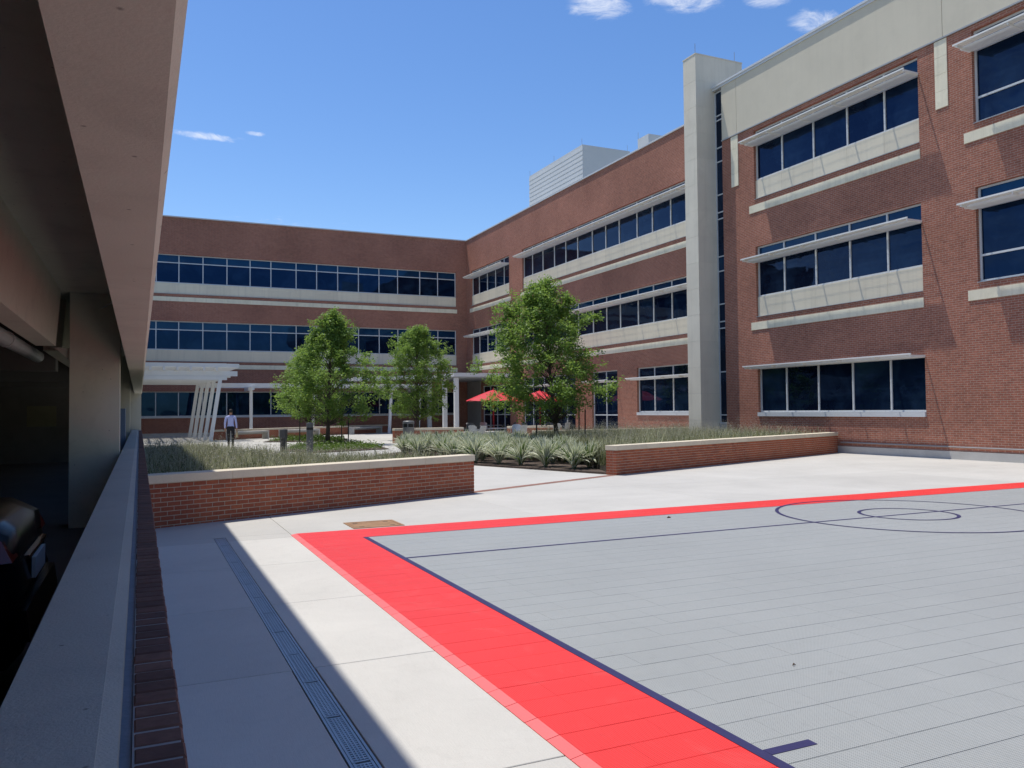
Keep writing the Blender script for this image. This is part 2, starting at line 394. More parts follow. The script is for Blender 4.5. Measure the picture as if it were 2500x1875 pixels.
def chamfer_box(lx, ly, lz, b):
    """box centred in x,y with base at z=0 and chamfered top edges"""
    m = MB(); a, c = lx / 2, ly / 2
    P = [(-a, -c, 0), (a, -c, 0), (a, c, 0), (-a, c, 0), (-a, -c, lz - b), (a, -c, lz - b), (a, c, lz - b), (-a, c, lz - b)]
    T = [(-a + b, -c + b, lz), (a - b, -c + b, lz), (a - b, c - b, lz), (-a + b, c - b, lz)]
    m.v = [Vector(p) for p in P + T]
    for i in range(4):
        j = (i + 1) % 4
        m.f.append((i, j, j + 4, i + 4)); m.f.append((i + 4, j + 4, j + 8, i + 8))
    m.f.append((8, 9, 10, 11)); m.f.append((3, 2, 1, 0)); m.mi = [0] * len(m.f)
    return m

# ================================================================== SETTING: ground, plaza
m = MB(); m.box(-900, 900, -900, 900, -.5, -.03)
m.build('ground', 'far_ground', kind='structure', label='open ground stretching away beyond the courtyard')
plaza = tag(MB().build('plaza', 'joint') if False else (lambda mm: mm.build('plaza', 'joint'))((lambda q: (q.box(.06, 24.2, -12, 61, -.028, -.012), q)[1])(MB())),
            label='pale concrete courtyard paving in large slabs', kind='structure')
slabs = {}
def slab(x0, x1, y0, y1, g=.006, z=0.0):
    lx, ly = round(x1 - x0 - g, 3), round(y1 - y0 - g, 3)
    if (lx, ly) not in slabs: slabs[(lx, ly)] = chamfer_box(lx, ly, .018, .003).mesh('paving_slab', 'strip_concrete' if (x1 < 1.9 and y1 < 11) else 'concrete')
    piece('paving_slab', slabs[(lx, ly)], plaza, ((x0 + x1) / 2, (y0 + y1) / 2, -.018 + z))
ys = [-12, -8.0, -3.9, -.3, 1.55, 3.37, 5.2, 7.03, 8.87, 10.7]
DR0, DR1 = .869, 1.003        # trench drain slot in x
for a, b in zip(ys, ys[1:]):
    big = .012 if b == 5.2 or a == 5.2 else .006
    if b <= -.3:
        slab(.076, 1.81, a, b)
    else:
        slab(.076, DR0, a, b, big if b == 5.2 else .006); slab(DR1, 1.81, a, b, big if b == 5.2 else .006)
slab(.076, DR0, 10.7, 11.06); slab(DR1, 1.81, 10.7, 11.06); slab(.076, 1.81, 11.06, 12.6)
slab(1.81, 5.9, -12, 10.7, .02); slab(5.9, 24.15, -12, 10.7, .02)
xs = [1.81, 5.5, 9.2, 12.9, 16.6, 20.3, 24.15]
for a, b in zip(xs, xs[1:]):
    slab(a, b, 10.7, 14.4)
yy = [14.4, 18.1, 21.8, 25.5, 29.2, 32.9, 36.6, 40.3, 44.0, 47.7, 51.4, 55.1, 60.9]
slab(.076, 1.81, 12.6, 14.4)
xs2 = [.076, 1.81] + xs[1:]
for c_, d_ in zip(yy, yy[1:]):
    for a, b in zip(xs2, xs2[1:]):
        slab(a, b, c_, d_)

# trench drain in the garage-side strip
dr = thing('trench_drain', (.936, 5, 0), 'long narrow slotted metal drain channel set in the concrete beside the garage', 'drain')
m = MB(); m.box(DR0 + .004, DR1 - .004, -.3, 11.055, -.2, -.10); m.build('channel', 'grate_dark', dr)
for xa, xb in ((DR0 + .003, DR0 + .016), (DR1 - .016, DR1 - .003)):
    m = MB(); m.box(xa, xb, -.3, 11.055, -.1, -.002); m.build('frame_rail', 'grate', dr)
gl = .61
gm = MB(); w = DR1 - DR0 - .040
gm.box(-w / 2, -w / 2 + .012, 0, gl - .006, -.02, 0); gm.box(w / 2 - .012, w / 2, 0, gl - .006, -.02, 0)
ns = 24; inner = w - .026
for i in range(ns):
    y = .003 + i * (gl - .012) / ns
    gm.box(-inner / 2, inner / 2, y, y + .0155, -.018, -.001)
for i in range(1, 4):
    x = -inner / 2 + inner * i / 4
    gm.box(x - .004, x + .004, .02, gl - .02, -.016, 0.0003)
gme = gm.mesh('grate', 'grate')
for i in range(19):
    y = 11.05 - (i + 1) * gl
    if y < -.3: break
    piece('grate', gme, dr, (.936, y, -.003 + rnd.uniform(-.001, .001)))

# rusty utility lid
uc = thing('utility_cover', (3.02, 11.33, 0), 'square rusty steel utility lid with four lifting slots in the concrete', 'utility cover')
m = MB()
fr = .04; x0, x1, y0, y1 = 2.66, 3.38, 11.02, 11.66
for q in ((x0, x1, y0, y0 + fr), (x0, x1, y1 - fr, y1), (x0, x0 + fr, y0 + fr, y1 - fr), (x1 - fr, x1, y0 + fr, y1 - fr)):
    m.box(*q, -.01, .008)
m.build('frame', 'rust', uc)
m = MB(); m.box(x0 + .046, x1 - .046, y0 + .046, y1 - .046, -.01, .006); m.build('lid', 'rust', uc)
for qx, qy in ((.14, .12), (.58, .12), (.14, .5), (.58, .5)):
    m = MB(); m.box(x0 + qx - .035, x0 + qx + .035, y0 + qy - .016, y0 + qy + .016, .004, .0075); m.build('lifting_slot', 'dark', uc)

# ------------------------------------------------------------------ sport court
def tile_box(lx, ly, lz, b):
    m = MB(); a, c = lx / 2, ly / 2
    m.v = [Vector(p) for p in ((-a, -c, 0), (a, -c, 0), (a, c, 0), (-a, c, 0), (-a, -c, lz - b), (a, -c, lz - b), (a, c, lz - b), (-a, c, lz - b), (-a, -c + b, lz), (a, -c + b, lz), (a, c - b, lz), (-a, c - b, lz))]
    m.f = [(0, 1, 5, 4), (4, 5, 9, 8), (8, 9, 10, 11), (11, 10, 6, 7), (7, 6, 2, 3), (3, 2, 1, 0), (1, 2, 6, 10, 9, 5), (0, 4, 8, 11, 7, 3)]; m.mi = [0] * 8
    return m
TP = .2435; X_T, Y_T = 1.865, 10.86
court = (lambda q: (q.box(1.84, 21.2, -6.5, Y_T + .01, .0025, .006), q)[1])(MB()).build('sport_court', 'court_base', kind='structure',
        label='grey snap-together sport court with red border and navy lines')
tme = {k: tile_box(TP - .0005, TP - .0034, .012, .0018).mesh('court_tile', k) for k in ('tile_grey', 'tile_red')}
cand = []
NX = int((21.1 - X_T) / TP); NY = int((Y_T + 6.3) / TP)
for i in range(NX):
    for j in range(NY):
        x = X_T + (i + .5) * TP; y = Y_T - (j + .5) * TP
        k = 'tile_red' if (i < 3 or j < 3) else 'tile_grey'
        d = Vector((x, y, -1.6)); dep = d.dot(f); vis = False
        if dep > .5:
            sx = 1250 + 1985 * d.dot(rr) / dep; sy = 937 - 1985 * d.dot(uu) / dep
            vis = -60 < sx < 2560 and sy < 1960
        cand.append((0 if vis else 1, d.length, x, y, k))
cand.sort()
rest = {'tile_red': MB(), 'tile_grey': MB()}
cb_ = tile_box(TP - .0005, TP - .0034, .012, .0018)
cnt = 0
for vis, dd, x, y, k in cand:
    if vis == 0 and cnt < 298:
        piece('court_tile', tme[k], court, (x, y, .006 + rnd.uniform(-.0004, .0004))); cnt += 1
    else:
        mm = rest[k]; b0 = len(mm.v); o_ = Vector((x, y, .006)); mm.v += [p + o_ for p in cb_.v]
        mm.f += [tuple(b0 + q for q in fc) for fc in cb_.f]; mm.mi += [0] * len(cb_.f)
rest['tile_red'].build('red_court_tiles', 'tile_red', court, kind='stuff', label='red border tiles of the court')
rest['tile_grey'].build('grey_court_tiles', 'tile_grey', court, kind='stuff', label='grey field tiles of the court')
rm = MB(); hl = (TP - .005) / 2
rm.hexa([(-.07, -hl, 0), (0, -hl, 0), (0, hl, 0), (-.07, hl, 0), (-.07, -hl, .004), (-.001, -hl, .0165), (-.001, hl, .0165), (-.07, hl, .004)])
rme = rm.mesh('edge_ramp', 'ramp_red')
for j in range(int((Y_T - .9) / TP)):
    piece('edge_ramp', rme, court, (X_T, Y_T - (j + .5) * TP, .001 + rnd.uniform(0, .001)), rz=rnd.uniform(-.004, .004))
LZ = .0192
def sheet(name, x0, x1, y0, y1):
    m = MB(); m.box(x0, x1, y0, y1, LZ - .0005, LZ + .0016); m.build(name, 'navy', court)
sheet('side_line', 2.562, 2.622, -6.2, 10.128)
sheet('lane_mark', 2.624, 2.90, 2.925, 2.985)
sheet('half_line', 2.624, 21.0, 8.462, 8.512)
sheet('far_line', 2.624, 21.0, 10.118, 10.128)
def ring(name, cx, cy, rad, w):
    m = MB(); n = 96
    for i in range(n):
        a, b = 2 * math.pi * i / n, 2 * math.pi * (i + 1) / n
        m.quad(*[(cx + q * math.cos(t_), cy + q * math.sin(t_), LZ + .0028) for q, t_ in ((rad - w, a), (rad + w, a), (rad + w, b), (rad - w, b))], n=(0, 0, 1))
    m.build(name, 'navy', court)
ring('centre_circle', 10.26, 8.487, .66, .026); ring('outer_circle', 10.26, 8.487, 1.83, .026)
for i, (x, y, s_) in enumerate(((6.97, 9.8, .03), (3.65, 3.858, .012))):
    m = MB(); m.tube([(x - s_, y, .024), (x, y + s_ * .4, .03), (x + s_, y, .025)], [s_ * .2, s_ * .5, s_ * .15], 6)
    m.build('dead_leaf', 'leaf_litter', org=(x, y, .024), label=['dry brown leaf on the court between half line and far red border', 'tiny dry leaf on the open grey court right of centre'][i], category='leaf', group='leaves dropped on the court')

# ================================================================== OFFICE WINGS
class Fac:
    def __init__(s, base, U, Nn): s.b, s.U, s.N = Vector(base), Vector(U), Vector(Nn)
    def p(s, u, z, d=0): return s.b + s.U * u + s.N * d + Vector((0, 0, z))
    def box(s, m, u0, u1, z0, z1, d0, d1, mi=0):
        m.hexa([s.p(u0, z0, d0), s.p(u1, z0, d0), s.p(u1, z0, d1), s.p(u0, z0, d1), s.p(u0, z1, d0), s.p(u1, z1, d0), s.p(u1, z1, d1), s.p(u0, z1, d1)], mi)
    def wall(s, u0, u1, z0, z1, holes, rev=.30):
        m = MB(); us = sorted({u0, u1, *[h[0] for h in holes], *[h[1] for h in holes]}); zs = sorted({z0, z1, *[h[2] for h in holes], *[h[3] for h in holes]})
        us = [u for u in us if u0 <= u <= u1]; zs = [z for z in zs if z0 <= z <= z1]
        for a, b in zip(us, us[1:]):
            for c_, d_ in zip(zs, zs[1:]):
                if any(h[0] <= a and b <= h[1] and h[2] <= c_ and d_ <= h[3] for h in holes): continue
                m.quad(s.p(a, c_), s.p(b, c_), s.p(b, d_), s.p(a, d_), s.N)
        up = Vector((0, 0, 1))
        for h in holes:
            a, b, c_, d_ = h[:4]
            m.quad(s.p(a, c_), s.p(a, c_, -rev), s.p(a, d_, -rev), s.p(a, d_), s.U); m.quad(s.p(b, c_), s.p(b, c_, -rev), s.p(b, d_, -rev), s.p(b, d_), -s.U)
            m.quad(s.p(a, c_), s.p(b, c_), s.p(b, c_, -rev), s.p(a, c_, -rev), up); m.quad(s.p(a, d_), s.p(b, d_), s.p(b, d_, -rev), s.p(a, d_, -rev), -up)
        return m
def window(F, root, us, zs, rec=.16, mw=.06, name='window'):
    """frame with mullions at us and bars at zs; every pane its own sub-part"""
    us = sorted(us); zs = sorted(zs)
    m = MB(); d0, d1 = -rec - .05, -rec + .045
    for i, u in enumerate(us):
        a = u - mw / 2 if 0 < i < len(us) - 1 else (u if i == 0 else u - mw); F.box(m, a, a + mw, zs[0], zs[-1], d0, d1)
    for i, z in enumerate(zs):
        a = z - mw / 2 if 0 < i < len(zs) - 1 else (z if i == 0 else z - mw)
        for u, v in zip(us, us[1:]):
            F.box(m, u + mw / 2, v - mw / 2, a, a + mw, d0 + .004, d1 - .006)
    w = m.build(name, 'alu', root)
    for a, b in zip(us, us[1:]):
        for c_, d_ in zip(zs, zs[1:]):
            q = MB(); F.box(q, a + mw * .4, b - mw * .4, c_ + mw * .4, d_ - mw * .4, -rec - .012, -rec + .002)
            q.build('pane', 'transom_glass' if (c_ in (Z3[1], Z2[1])) else 'glass', w)
    return w
def blocks(F, root, us, z0, z1, d0, d1, mat, name, gap=.006):
    us = sorted(us)
    for a, b in zip(us, us[1:]):
        m = MB(); F.box(m, a + gap / 2, b - gap / 2, z0, z1, d0, d1); m.build(name, mat, root)
def shade(F, root, us, z, p=.68, ext=.11):
    """arms off the wall, a solid outer blade and thin inner louvres set along the high sun, so light falls through between them"""
    us = sorted(us); m = MB(); a, b = us[0] - ext * .3, us[-1] + ext
    F.box(m, a, b, z + .028, z + .075, p - .035, p)                       # outer lip
    F.box(m, a, b, z - .03, z + .03, -.06, -.015)
    for u in us:
        F.box(m, u - .022, u + .022, z - .035, z + .026, -.012, p - .03)
    s = m.build('sun_shade', 'shade_metal', root)
    cuts = [a] + us[1:-1] + [b]
    tl = .07; dx = tl * .68 / 4.1 / 2
    for c_, d_ in zip(cuts, cuts[1:]):
        q = MB(); F.box(q, c_ + .024, d_ - .024, z + .012, z + .026, p - .235, p - .04)
        n = 8
        for i in range(n):
            w0 = .01 + i * .054; t0, t1 = z - .045, z + .025
            q.hexa([F.p(c_ + .026, t0, w0 - dx), F.p(d_ - .026, t0, w0 - dx), F.p(d_ - .026, t0, w0 - dx + .005), F.p(c_ + .026, t0, w0 - dx + .005),
                    F.p(c_ + .026, t1, w0 + dx), F.p(d_ - .026, t1, w0 + dx), F.p(d_ - .026, t1, w0 + dx + .005), F.p(c_ + .026, t1, w0 + dx + .005)])
        q.build('louvre_panel', 'shade_metal', s)
Z3 = (10.63, 12.05, 12.62); Z2 = (5.98, 7.38, 7.98)
SP3, SP2 = 9.86, 5.18
ST3, ST2 = (9.35, 9.65), (4.68, 4.98)
ROOF = 15.22

# ---- right wing (long facade, recessed) + projecting block + stone pier : one building
rw = thing('office_wing', (24.6, 30, 0), 'long three-storey brick office wing with sunshades and stone pier on the right', 'building')
XL, XR, YB = 23.85, 22.2, 60.7
FL = Fac((XL, 0, 0), (0, 1, 0), (-1, 0, 0)); FR = Fac((XR, 0, 0), (0, 1, 0), (-1, 0, 0))
longU = [28.75, 30.2, 31.7, 33.18, 34.77, 36.19, 37.95, 39.38, 40.88, 42.63, 44.13, 45.65, 47.27, 48.82, 50.16]
smallU = [52.36, 53.5, 55.08, 56.64, 58.25, 59.6]
gA = [30.2, 31.7, 33.18, 34.77, 36.22]; gB = [38.15, 39.5, 40.92]; gC = [42.9, 44.16, 45.72, 47.26, 48.89, 50.22]; gD = [52.36, 53.6, 54.94, 56.2, 57.5]
holes = []
for U_ in (longU, smallU):
    for Zs, spb in ((Z3, SP3), (Z2, SP2)):
        holes.append((U_[0], U_[-1], spb, Zs[-1]))
holes += [(gA[0], gA[-1], 1.26, 3.76), (gB[0], gB[-1], .05, 3.76), (gC[0], gC[-1], .05, 3.76), (gD[0], gD[-1], .05, 3.45)]
m = FL.wall(28.4, YB, -.02, ROOF, holes); m.build('wall', 'facade_brick', rw)
for U_ in (longU, smallU):
    for Zs, spb, st in ((Z3, SP3, ST3), (Z2, SP2, ST2)):
        window(FL, rw, U_, Zs)
        blocks(FL, rw, U_, spb + .02, Zs[0] - .004, -.16, -.07, 'spandrel', 'spandrel_panel')
        q = MB(); FL.box(q, U_[0] + .002, U_[-1] - .002, spb - .001, spb + .018, -.2, .03); q.build('flashing', 'flashing', rw)
        blocks(FL, rw, [U_[0] - .3] + U_[1:-1] + [U_[-1] + .3], st[0], st[1], -.02, .025, 'limestone', 'limestone_block')
        shade(FL, rw, U_, Zs[1])
window(FL, rw, gA, (1.42, 3.17, 3.76)); shade(FL, rw, gA, 3.14)
q = MB(); FL.box(q, gA[0] + .003, gA[-1] - .003, 1.262, 1.416, -.2, .05); q.build('window_sill', 'alu', rw)
for g_ in (gB, gC):
    window(FL, rw, g_, (.06, 1.27, 3.17, 3.76)); shade(FL, rw, g_, 3.14)
window(FL, rw, gD, (.06, 1.27, 2.6, 3.45), name='entrance_glazing')
q = MB(); FL.box(q, 57.75, 60.5, .05, 4.1, .004, .05); q.build('grey_cladding_panel', 'deck', rw)
# projecting block
m5 = [17.6, 18.98, 20.54, 22.1, 23.69, 25.12]
n5 = [8.2, 9.7, 11.2, 12.72, 14.25, 15.78]; k5 = [-1.5, 0, 1.5, 3., 4.5, 6.0]
holes = []
for U_, sp_ in ((m5, 1), (n5, 0), (k5, 1)):
    holes += [(U_[0], U_[-1], SP3, Z3[-1]), (U_[0], U_[-1], SP2, Z2[-1])]
holes += [(m5[0], m5[-1], 1.26, 3.17), (k5[0], k5[-1], 1.26, 3.17)]
CB = 12.78                                         # cream stucco above this
m = FR.wall(-14, 27.03, .24, CB, holes); m.build('wall', 'facade_brick', rw, label='brick wall of the projecting block')
q = MB(); FR.box(q, -14, 27.03, -.02, .24, -.3, .045); q.build('concrete_base', 'bench_concrete', rw)
q = MB(); q.tube([FR.p(-14, .37, .03), FR.p(21.0, .37, .03)], .016, 6); q.build('conduit', 'flashing', rw)
q = MB(); FR.box(q, -14, 27.03, 12.786, 12.83, -.2, .05); q.build('flashing', 'flashing', rw)
for U_, sp_ in ((m5, 1), (n5, 0), (k5, 1)):
    for Zs, spb, st in ((Z3, SP3, ST3), (Z2, SP2, ST2)):
        if sp_:
            window(FR, rw, U_, Zs); blocks(FR, rw, U_, spb + .02, Zs[0] - .004, -.16, -.07, 'spandrel', 'spandrel_panel')
        else:
            window(FR, rw, U_, (spb + .02,) + Zs)
        q = MB(); FR.box(q, U_[0] + .002, U_[-1] - .002, spb - .001, spb + .018, -.2, .03); q.build('flashing', 'flashing', rw)
        blocks(FR, rw, [U_[0] - .02] + U_[1:-1] + [U_[-1] + .3], st[0], st[1], -.02, .025, 'limestone', 'limestone_block')
        shade(FR, rw, U_, Zs[1])
for U_ in (m5, k5):
    window(FR, rw, U_, (1.42, 3.17)); shade(FR, rw, U_, 3.16)
    q = MB(); FR.box(q, U_[0] + .003, U_[-1] - .003, 1.262, 1.416, -.2, .06); q.build('window_sill', 'alu', rw)
# stone inlays beside the windows
for u in (26.04, 16.57, 6.9):
    zc = [10.68, 11.2, 11.72, 12.25, 12.77]
    for a, b in zip(zc, zc[1:]):
        q = MB(); FR.box(q, u, u + .42, a + .004, b - .002, -.02, .022); q.build('stone_inlay', 'limestone', rw)
# stucco parapet in large panels
for a, b in ((-14, 6.2), (6.2, 16.7), (16.7, 26.1), (26.1, 27.03)):
    q = MB(); FR.box(q, a + .008, b - .008, 12.83, ROOF - .12, -.25, .012); q.build('stucco_panel', 'stucco', rw)
q = MB(); FR.box(q, -14, 27.6, 12.9, ROOF - .2, -.5, -.26); q.build('parapet_core', 'flashing', rw)
q = MB(); FR.box(q, -14, 27.58, ROOF - .12, ROOF - .03, -.6, .05); FR.box(q, -14, 27.58, ROOF - .028, ROOF + .05, -.6, .085); q.build('roof_cap', 'alu', rw)
q = MB(); FL.box(q, 28.47, YB + .6, ROOF - .005, ROOF + .07, -.6, .06); q.build('roof_cap', 'alu', rw)
# glazed slot between block and pier
slotz = [.95, 1.31, 3.12, 4.96, 5.24, 5.98, 7.38, 8.0, 9.6, 9.88, 10.63, 12.04, 12.64, 13.82, 14.02, 15.05]
window(FR, rw, [27.04, 27.59], slotz, rec=.14, mw=.05, name='slot_window')
q = MB(); FR.box(q, 27.04, 27.59, -.02, .95, -.2, -.05); q.build('slot_base', 'flashing', rw)
# stone pier
T0, T1, TY0, TY1, TZ = 21.33, 23.82, 27.6, 28.45, 16.6
q = MB(); q.box(T0 + .03, T1 - .03, TY0 + .03, TY1 - .03, -.02, TZ - .05); q.build('pier_core', 'flashing', rw)
nz = 15; zh = TZ / nz
for i in range(nz):
    a, b = i * zh, (i + 1) * zh
    q = MB(); q.box(T0, T0 + .028, TY0, TY1, a + .003, b - .003); q.build('pier_stone', 'tower_stone', rw)
    q = MB(); q.box(T0 + .0285, T1, TY0, TY0 + .028, a + .0015, b - .0015); q.build('pier_stone', 'tower_stone', rw)
q = MB(); q.box(T1 - .0285, T1, TY0 + .03, TY1, ROOF - 1, TZ); q.box(T0 + .03, T1 - .03, TY1 - .029, TY1, 0, TZ); q.build('pier_stone', 'tower_stone', rw)
q = MB(); q.box(T0 - .015, T1 + .015, TY0 - .015, TY1 + .015, TZ + .001, TZ + .05); q.build('pier_cap', 'tower_stone', rw)
# roof deck, penthouse, lightning rods
q = MB(); q.box(XR + .55, 46, -14, 28.4, ROOF - .9, ROOF - .6); q.box(XL + .55, 46, 28.41, 75, ROOF - .9, ROOF - .6); q.box(XR + .31, XR + .6, -14, 27.0, .3, 12.8); q.box(XL + .31, XL + .6, 28.5, 60.6, .0, 15.0); q.build('roof_deck', 'deck', rw)
ph = MB(); ph.box(30, 34.2, 52.45, 61.5, ROOF - .6, 21.40); php = ph.build('roof_penthouse', 'roof_metal', rw)
q = MB(); n = 17
for i in range(n):
    z = ROOF + .2 + i * (21.3 - ROOF - .2) / n; z2 = z + .17
    q.hexa([(30 - .02, 52.4, z), (29.998, 52.4, z), (29.998, 61.55, z), (30 - .02, 61.55, z), (30 - .006, 52.4, z2 + .1), (29.998, 52.4, z2 + .1), (29.998, 61.55, z2 + .1), (30 - .006, 61.55, z2 + .1)])
q.build('ribbed_siding', 'roof_metal', php, kind='stuff')
q = MB(); q.box(30, 31.6, 43.8, 45.05, ROOF - .6, 19.48); q.build('roof_penthouse', 'roof_metal', rw)
for (x, y, z) in ((30, 52.5, 21.4), (30, 57, 21.4), (30, 61.4, 21.4), (34.0, 52.5, 21.4), (30, 45, 19.48), (21.4, 27.7, 16.65), (23.5, 27.7, 16.65)):
    q = MB(); q.tube([(x, y, z), (x, y, z + .45)], .012, 5); q.build('lightning_rod', 'flashing', rw)

# ---- back wing
bw = thing('office_wing', (12, 61, 0), 'shaded three-storey brick office wing closing the far end of the courtyard', 'building')
FB = Fac((0, YB, 0), (1, 0, 0), (0, -1, 0))
bU = [-14.5, -13., -11.4, -9.9, -8.3, -6.8, -5.2, -3.65, -2.1, -.55, 1.0, 2.45, 4.02, 5.62, 7.2, 8.65, 10.45, 11.95, 13.52, 15.1, 16.7, 18.18, 19.98, 21.46, 22.97]
holes = [(bU[0], bU[-1], SP3, Z3[-1]), (bU[0], bU[-1], SP2, Z2[-1]), (bU[0], bU[-1], 1.25, 3.09)]
m = FB.wall(-16, XL, -.02, ROOF, holes); m.build('wall', 'facade_brick', bw)
for Zs, spb, st in ((Z3, SP3, ST3), (Z2, SP2, ST2)):
    window(FB, bw, bU, Zs); blocks(FB, bw, bU, spb + .02, Zs[0] - .004, -.16, -.05, 'spandrel', 'spandrel_panel')
    blocks(FB, bw, bU[:-1] + [bU[-1] + .07], st[0], st[1], -.02, .03, 'limestone', 'limestone_block')
    q = MB(); FB.box(q, bU[0] + .002, bU[-1] - .002, spb - .001, spb + .018, -.2, .03); q.build('flashing', 'flashing', bw)
window(FB, bw, bU, (1.36, 3.09))
q = MB(); FB.box(q, bU[0] + .003, bU[-1] - .003, 1.252, 1.356, -.2, .05); q.build('window_sill', 'alu', bw)
q = MB(); FB.box(q, -16, XL - .062, ROOF - .005, ROOF + .07, -.6, .06); q.build('roof_cap', 'alu', bw)
q = MB(); FB.box(q, -16, XL - .01, -.02, .22, 0, .05); q.build('concrete_base', 'bench_concrete', bw)
q = MB(); q.box(-16, XL + .5, YB + .61, 75, ROOF - .9, ROOF - .6); q.box(-16, XL + .2, YB + .31, YB + .6, 0, ROOF - .2); q.build('roof_deck', 'deck', bw)

# ---- corner entrance canopy
cn = thing('entrance_canopy', (21.5, 55, 0), 'flat pale grey canopy on square columns at the inner corner entrance', 'canopy')
q = MB(); q.box(19.45, XL - .004, 52.0, YB - .1, 3.92, 4.18); q.build('roof_slab', 'white_metal', cn)
q = MB(); q.box(19.52, XL - .01, 52.07, YB - .15, 3.85, 3.918); q.build('soffit', 'flashing', cn)
for x, y in ((19.75, 52.3), (19.75, 54.6), (19.75, 58.0)):
    q = MB(); q.box(x - .14, x + .14, y - .14, y + .14, 0, 3.85); q.build('column', 'white_metal', cn)
q = MB(); q.box(14.2, 18.4, 56.2, 59.6, 3.95, 4.25)
c2 = thing('entrance_canopy', (16, 58, 0), 'tilted grey canopy slab behind the trees on the far facade', 'canopy')
q = MB(); q.hexa([(13.6, 56.2, 3.75), (18.9, 56.2, 3.95), (18.9, 60.6, 3.95), (13.6, 60.6, 3.75), (13.6, 56.2, 4.0), (18.9, 56.2, 4.2), (18.9, 60.6, 4.2), (13.6, 60.6, 4.0)]); q.build('roof_slab', 'white_metal', c2)
for x in (14.2, 18.4):
    q = MB(); q.tube([(x, 60.6, 4.9), (x, 56.6, 4.1)], .03, 6); q.build('hanger_rod', 'white_metal', c2)

# ================================================================== PARKING GARAGE
ga = thing('parking_garage', (0, 10, 0), 'dark concrete parking garage with brick-topped parapet along the left edge', 'garage')
GY0, GY1 = -14, 31.0
q = MB(); q.box(-.235, -.052, GY0, GY1, -.03, 1.035)
q.hexa([(-.235, GY0, 1.0355), (-.052, GY0, 1.0355), (-.052, GY1, 1.0355), (-.235, GY1, 1.0355), (-.235, GY0, 1.05), (-.062, GY0, 1.05), (-.062, GY1, 1.05), (-.235, GY1, 1.05)])
q.build('parapet', 'parapet_concrete', ga)
q = MB(); q.hexa([(-.0615, GY0, 1.036), (-.0285, GY0, 1.02), (-.0285, GY1, 1.02), (-.0615, GY1, 1.036), (-.0615, GY0, 1.049), (-.03, GY0, 1.040), (-.03, GY1, 1.040), (-.0615, GY1, 1.049)]); q.build('parapet_edge', 'parapet_concrete', ga)
q = MB(); q.box(-.05, -.010, GY0, GY1, .4, 1.008); q.build('joint_sealant', 'sealant', ga)
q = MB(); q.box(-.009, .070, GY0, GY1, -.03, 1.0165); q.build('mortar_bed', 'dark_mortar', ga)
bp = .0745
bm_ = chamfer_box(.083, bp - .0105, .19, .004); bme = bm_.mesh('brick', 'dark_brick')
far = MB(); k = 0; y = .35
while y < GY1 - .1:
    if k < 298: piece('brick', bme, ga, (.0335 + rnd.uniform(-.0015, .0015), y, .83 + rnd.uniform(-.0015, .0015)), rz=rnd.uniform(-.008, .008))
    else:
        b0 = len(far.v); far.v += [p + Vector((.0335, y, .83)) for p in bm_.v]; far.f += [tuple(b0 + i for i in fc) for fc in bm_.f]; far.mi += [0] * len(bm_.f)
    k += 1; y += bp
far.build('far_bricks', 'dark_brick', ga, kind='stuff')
# spandrel above, with drip chamfer on its outer lower edge
g0 = 2.28
q = MB(); q.box(-.16, .072, GY0, GY1, g0 + .0255, 3.9); q.hexa([(-.155, GY0, g0), (.052, GY0, g0), (.052, GY1, g0), (-.155, GY1, g0), (-.16, GY0, g0 + .025), (.072, GY0, g0 + .025), (.072, GY1, g0 + .025), (-.16, GY1, g0 + .025)]); q.build('spandrel', 'garage_concrete', ga)
q = MB(); q.box(-.16, .07, GY0, GY1, 5.3, 6.42); q.build('upper_spandrel', 'garage_concrete', ga)
q = MB(); q.box(-18, -.17, GY0, GY1, 3.32, 3.6); q.build('deck_slab', 'garage_concrete', ga)
q = MB(); q.box(-18, -.17, GY0, GY1, 5.85, 6.1); q.build('roof_deck', 'garage_concrete', ga)
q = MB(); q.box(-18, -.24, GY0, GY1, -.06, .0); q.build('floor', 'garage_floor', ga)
q = MB(); q.box(-18.3, -18, GY0, GY1, 0, 6.1); q.build('rear_wall', 'inner_shade_concrete', ga)
q = MB(); q.box(-18, -.1, GY0 - .3, GY0, 0, 6.1); q.build('end_wall', 'inner_shade_concrete', ga)
# solid far end wall, end pier
for a, b, c_, d_ in ((-18, -.31, 0, 3.3),):
    q = MB(); q.box(a, b, GY1 - .25, GY1, c_, d_); q.build('end_wall', 'inner_shade_concrete', ga)
q = MB(); q.box(-3.34, -2.5, GY1 - .29, GY1 - .252, 1.2, 1.87); q.build('lit_opening_panel', 'lit_opening_tint', ga)  # panel coloured to stand for a lit opening deep in the garage
q = MB(); q.box(-.30, .052, GY1 - .6, GY1 + .05, 0, 6.3); q.build('end_pier', 'garage_concrete', ga)
for y in (13.0, 27.2):
    q = MB(); q.box(-.90, -.262, y, y + .62, 0, 3.32); c_ = q.build('column', 'garage_concrete', ga)
    q = MB(); q.hexa([(-1.05, y + .05, 2.5), (-.905, y + .05, 2.36), (-.905, y + .57, 2.36), (-1.05, y + .57, 2.5), (-1.12, y + .05, 2.54), (-.905, y + .05, 2.54), (-.905, y + .57, 2.54), (-1.12, y + .57, 2.54)]); q.build('corbel', 'garage_concrete', c_)
for a, b in ((GY0 + .1, -1.2), (-.9, 12.85), (13.8, 27.0)):
    q = MB(); q.hexa([(-1.30, a, 2.545), (-1.06, a, 2.545), (-1.06, b, 2.545), (-1.30, b, 2.545), (-1.30, a, 3.318), (-1.0, a, 3.318), (-1.0, b, 3.318), (-1.30, b, 3.318)])
    q.build('edge_beam', 'garage_concrete', ga)
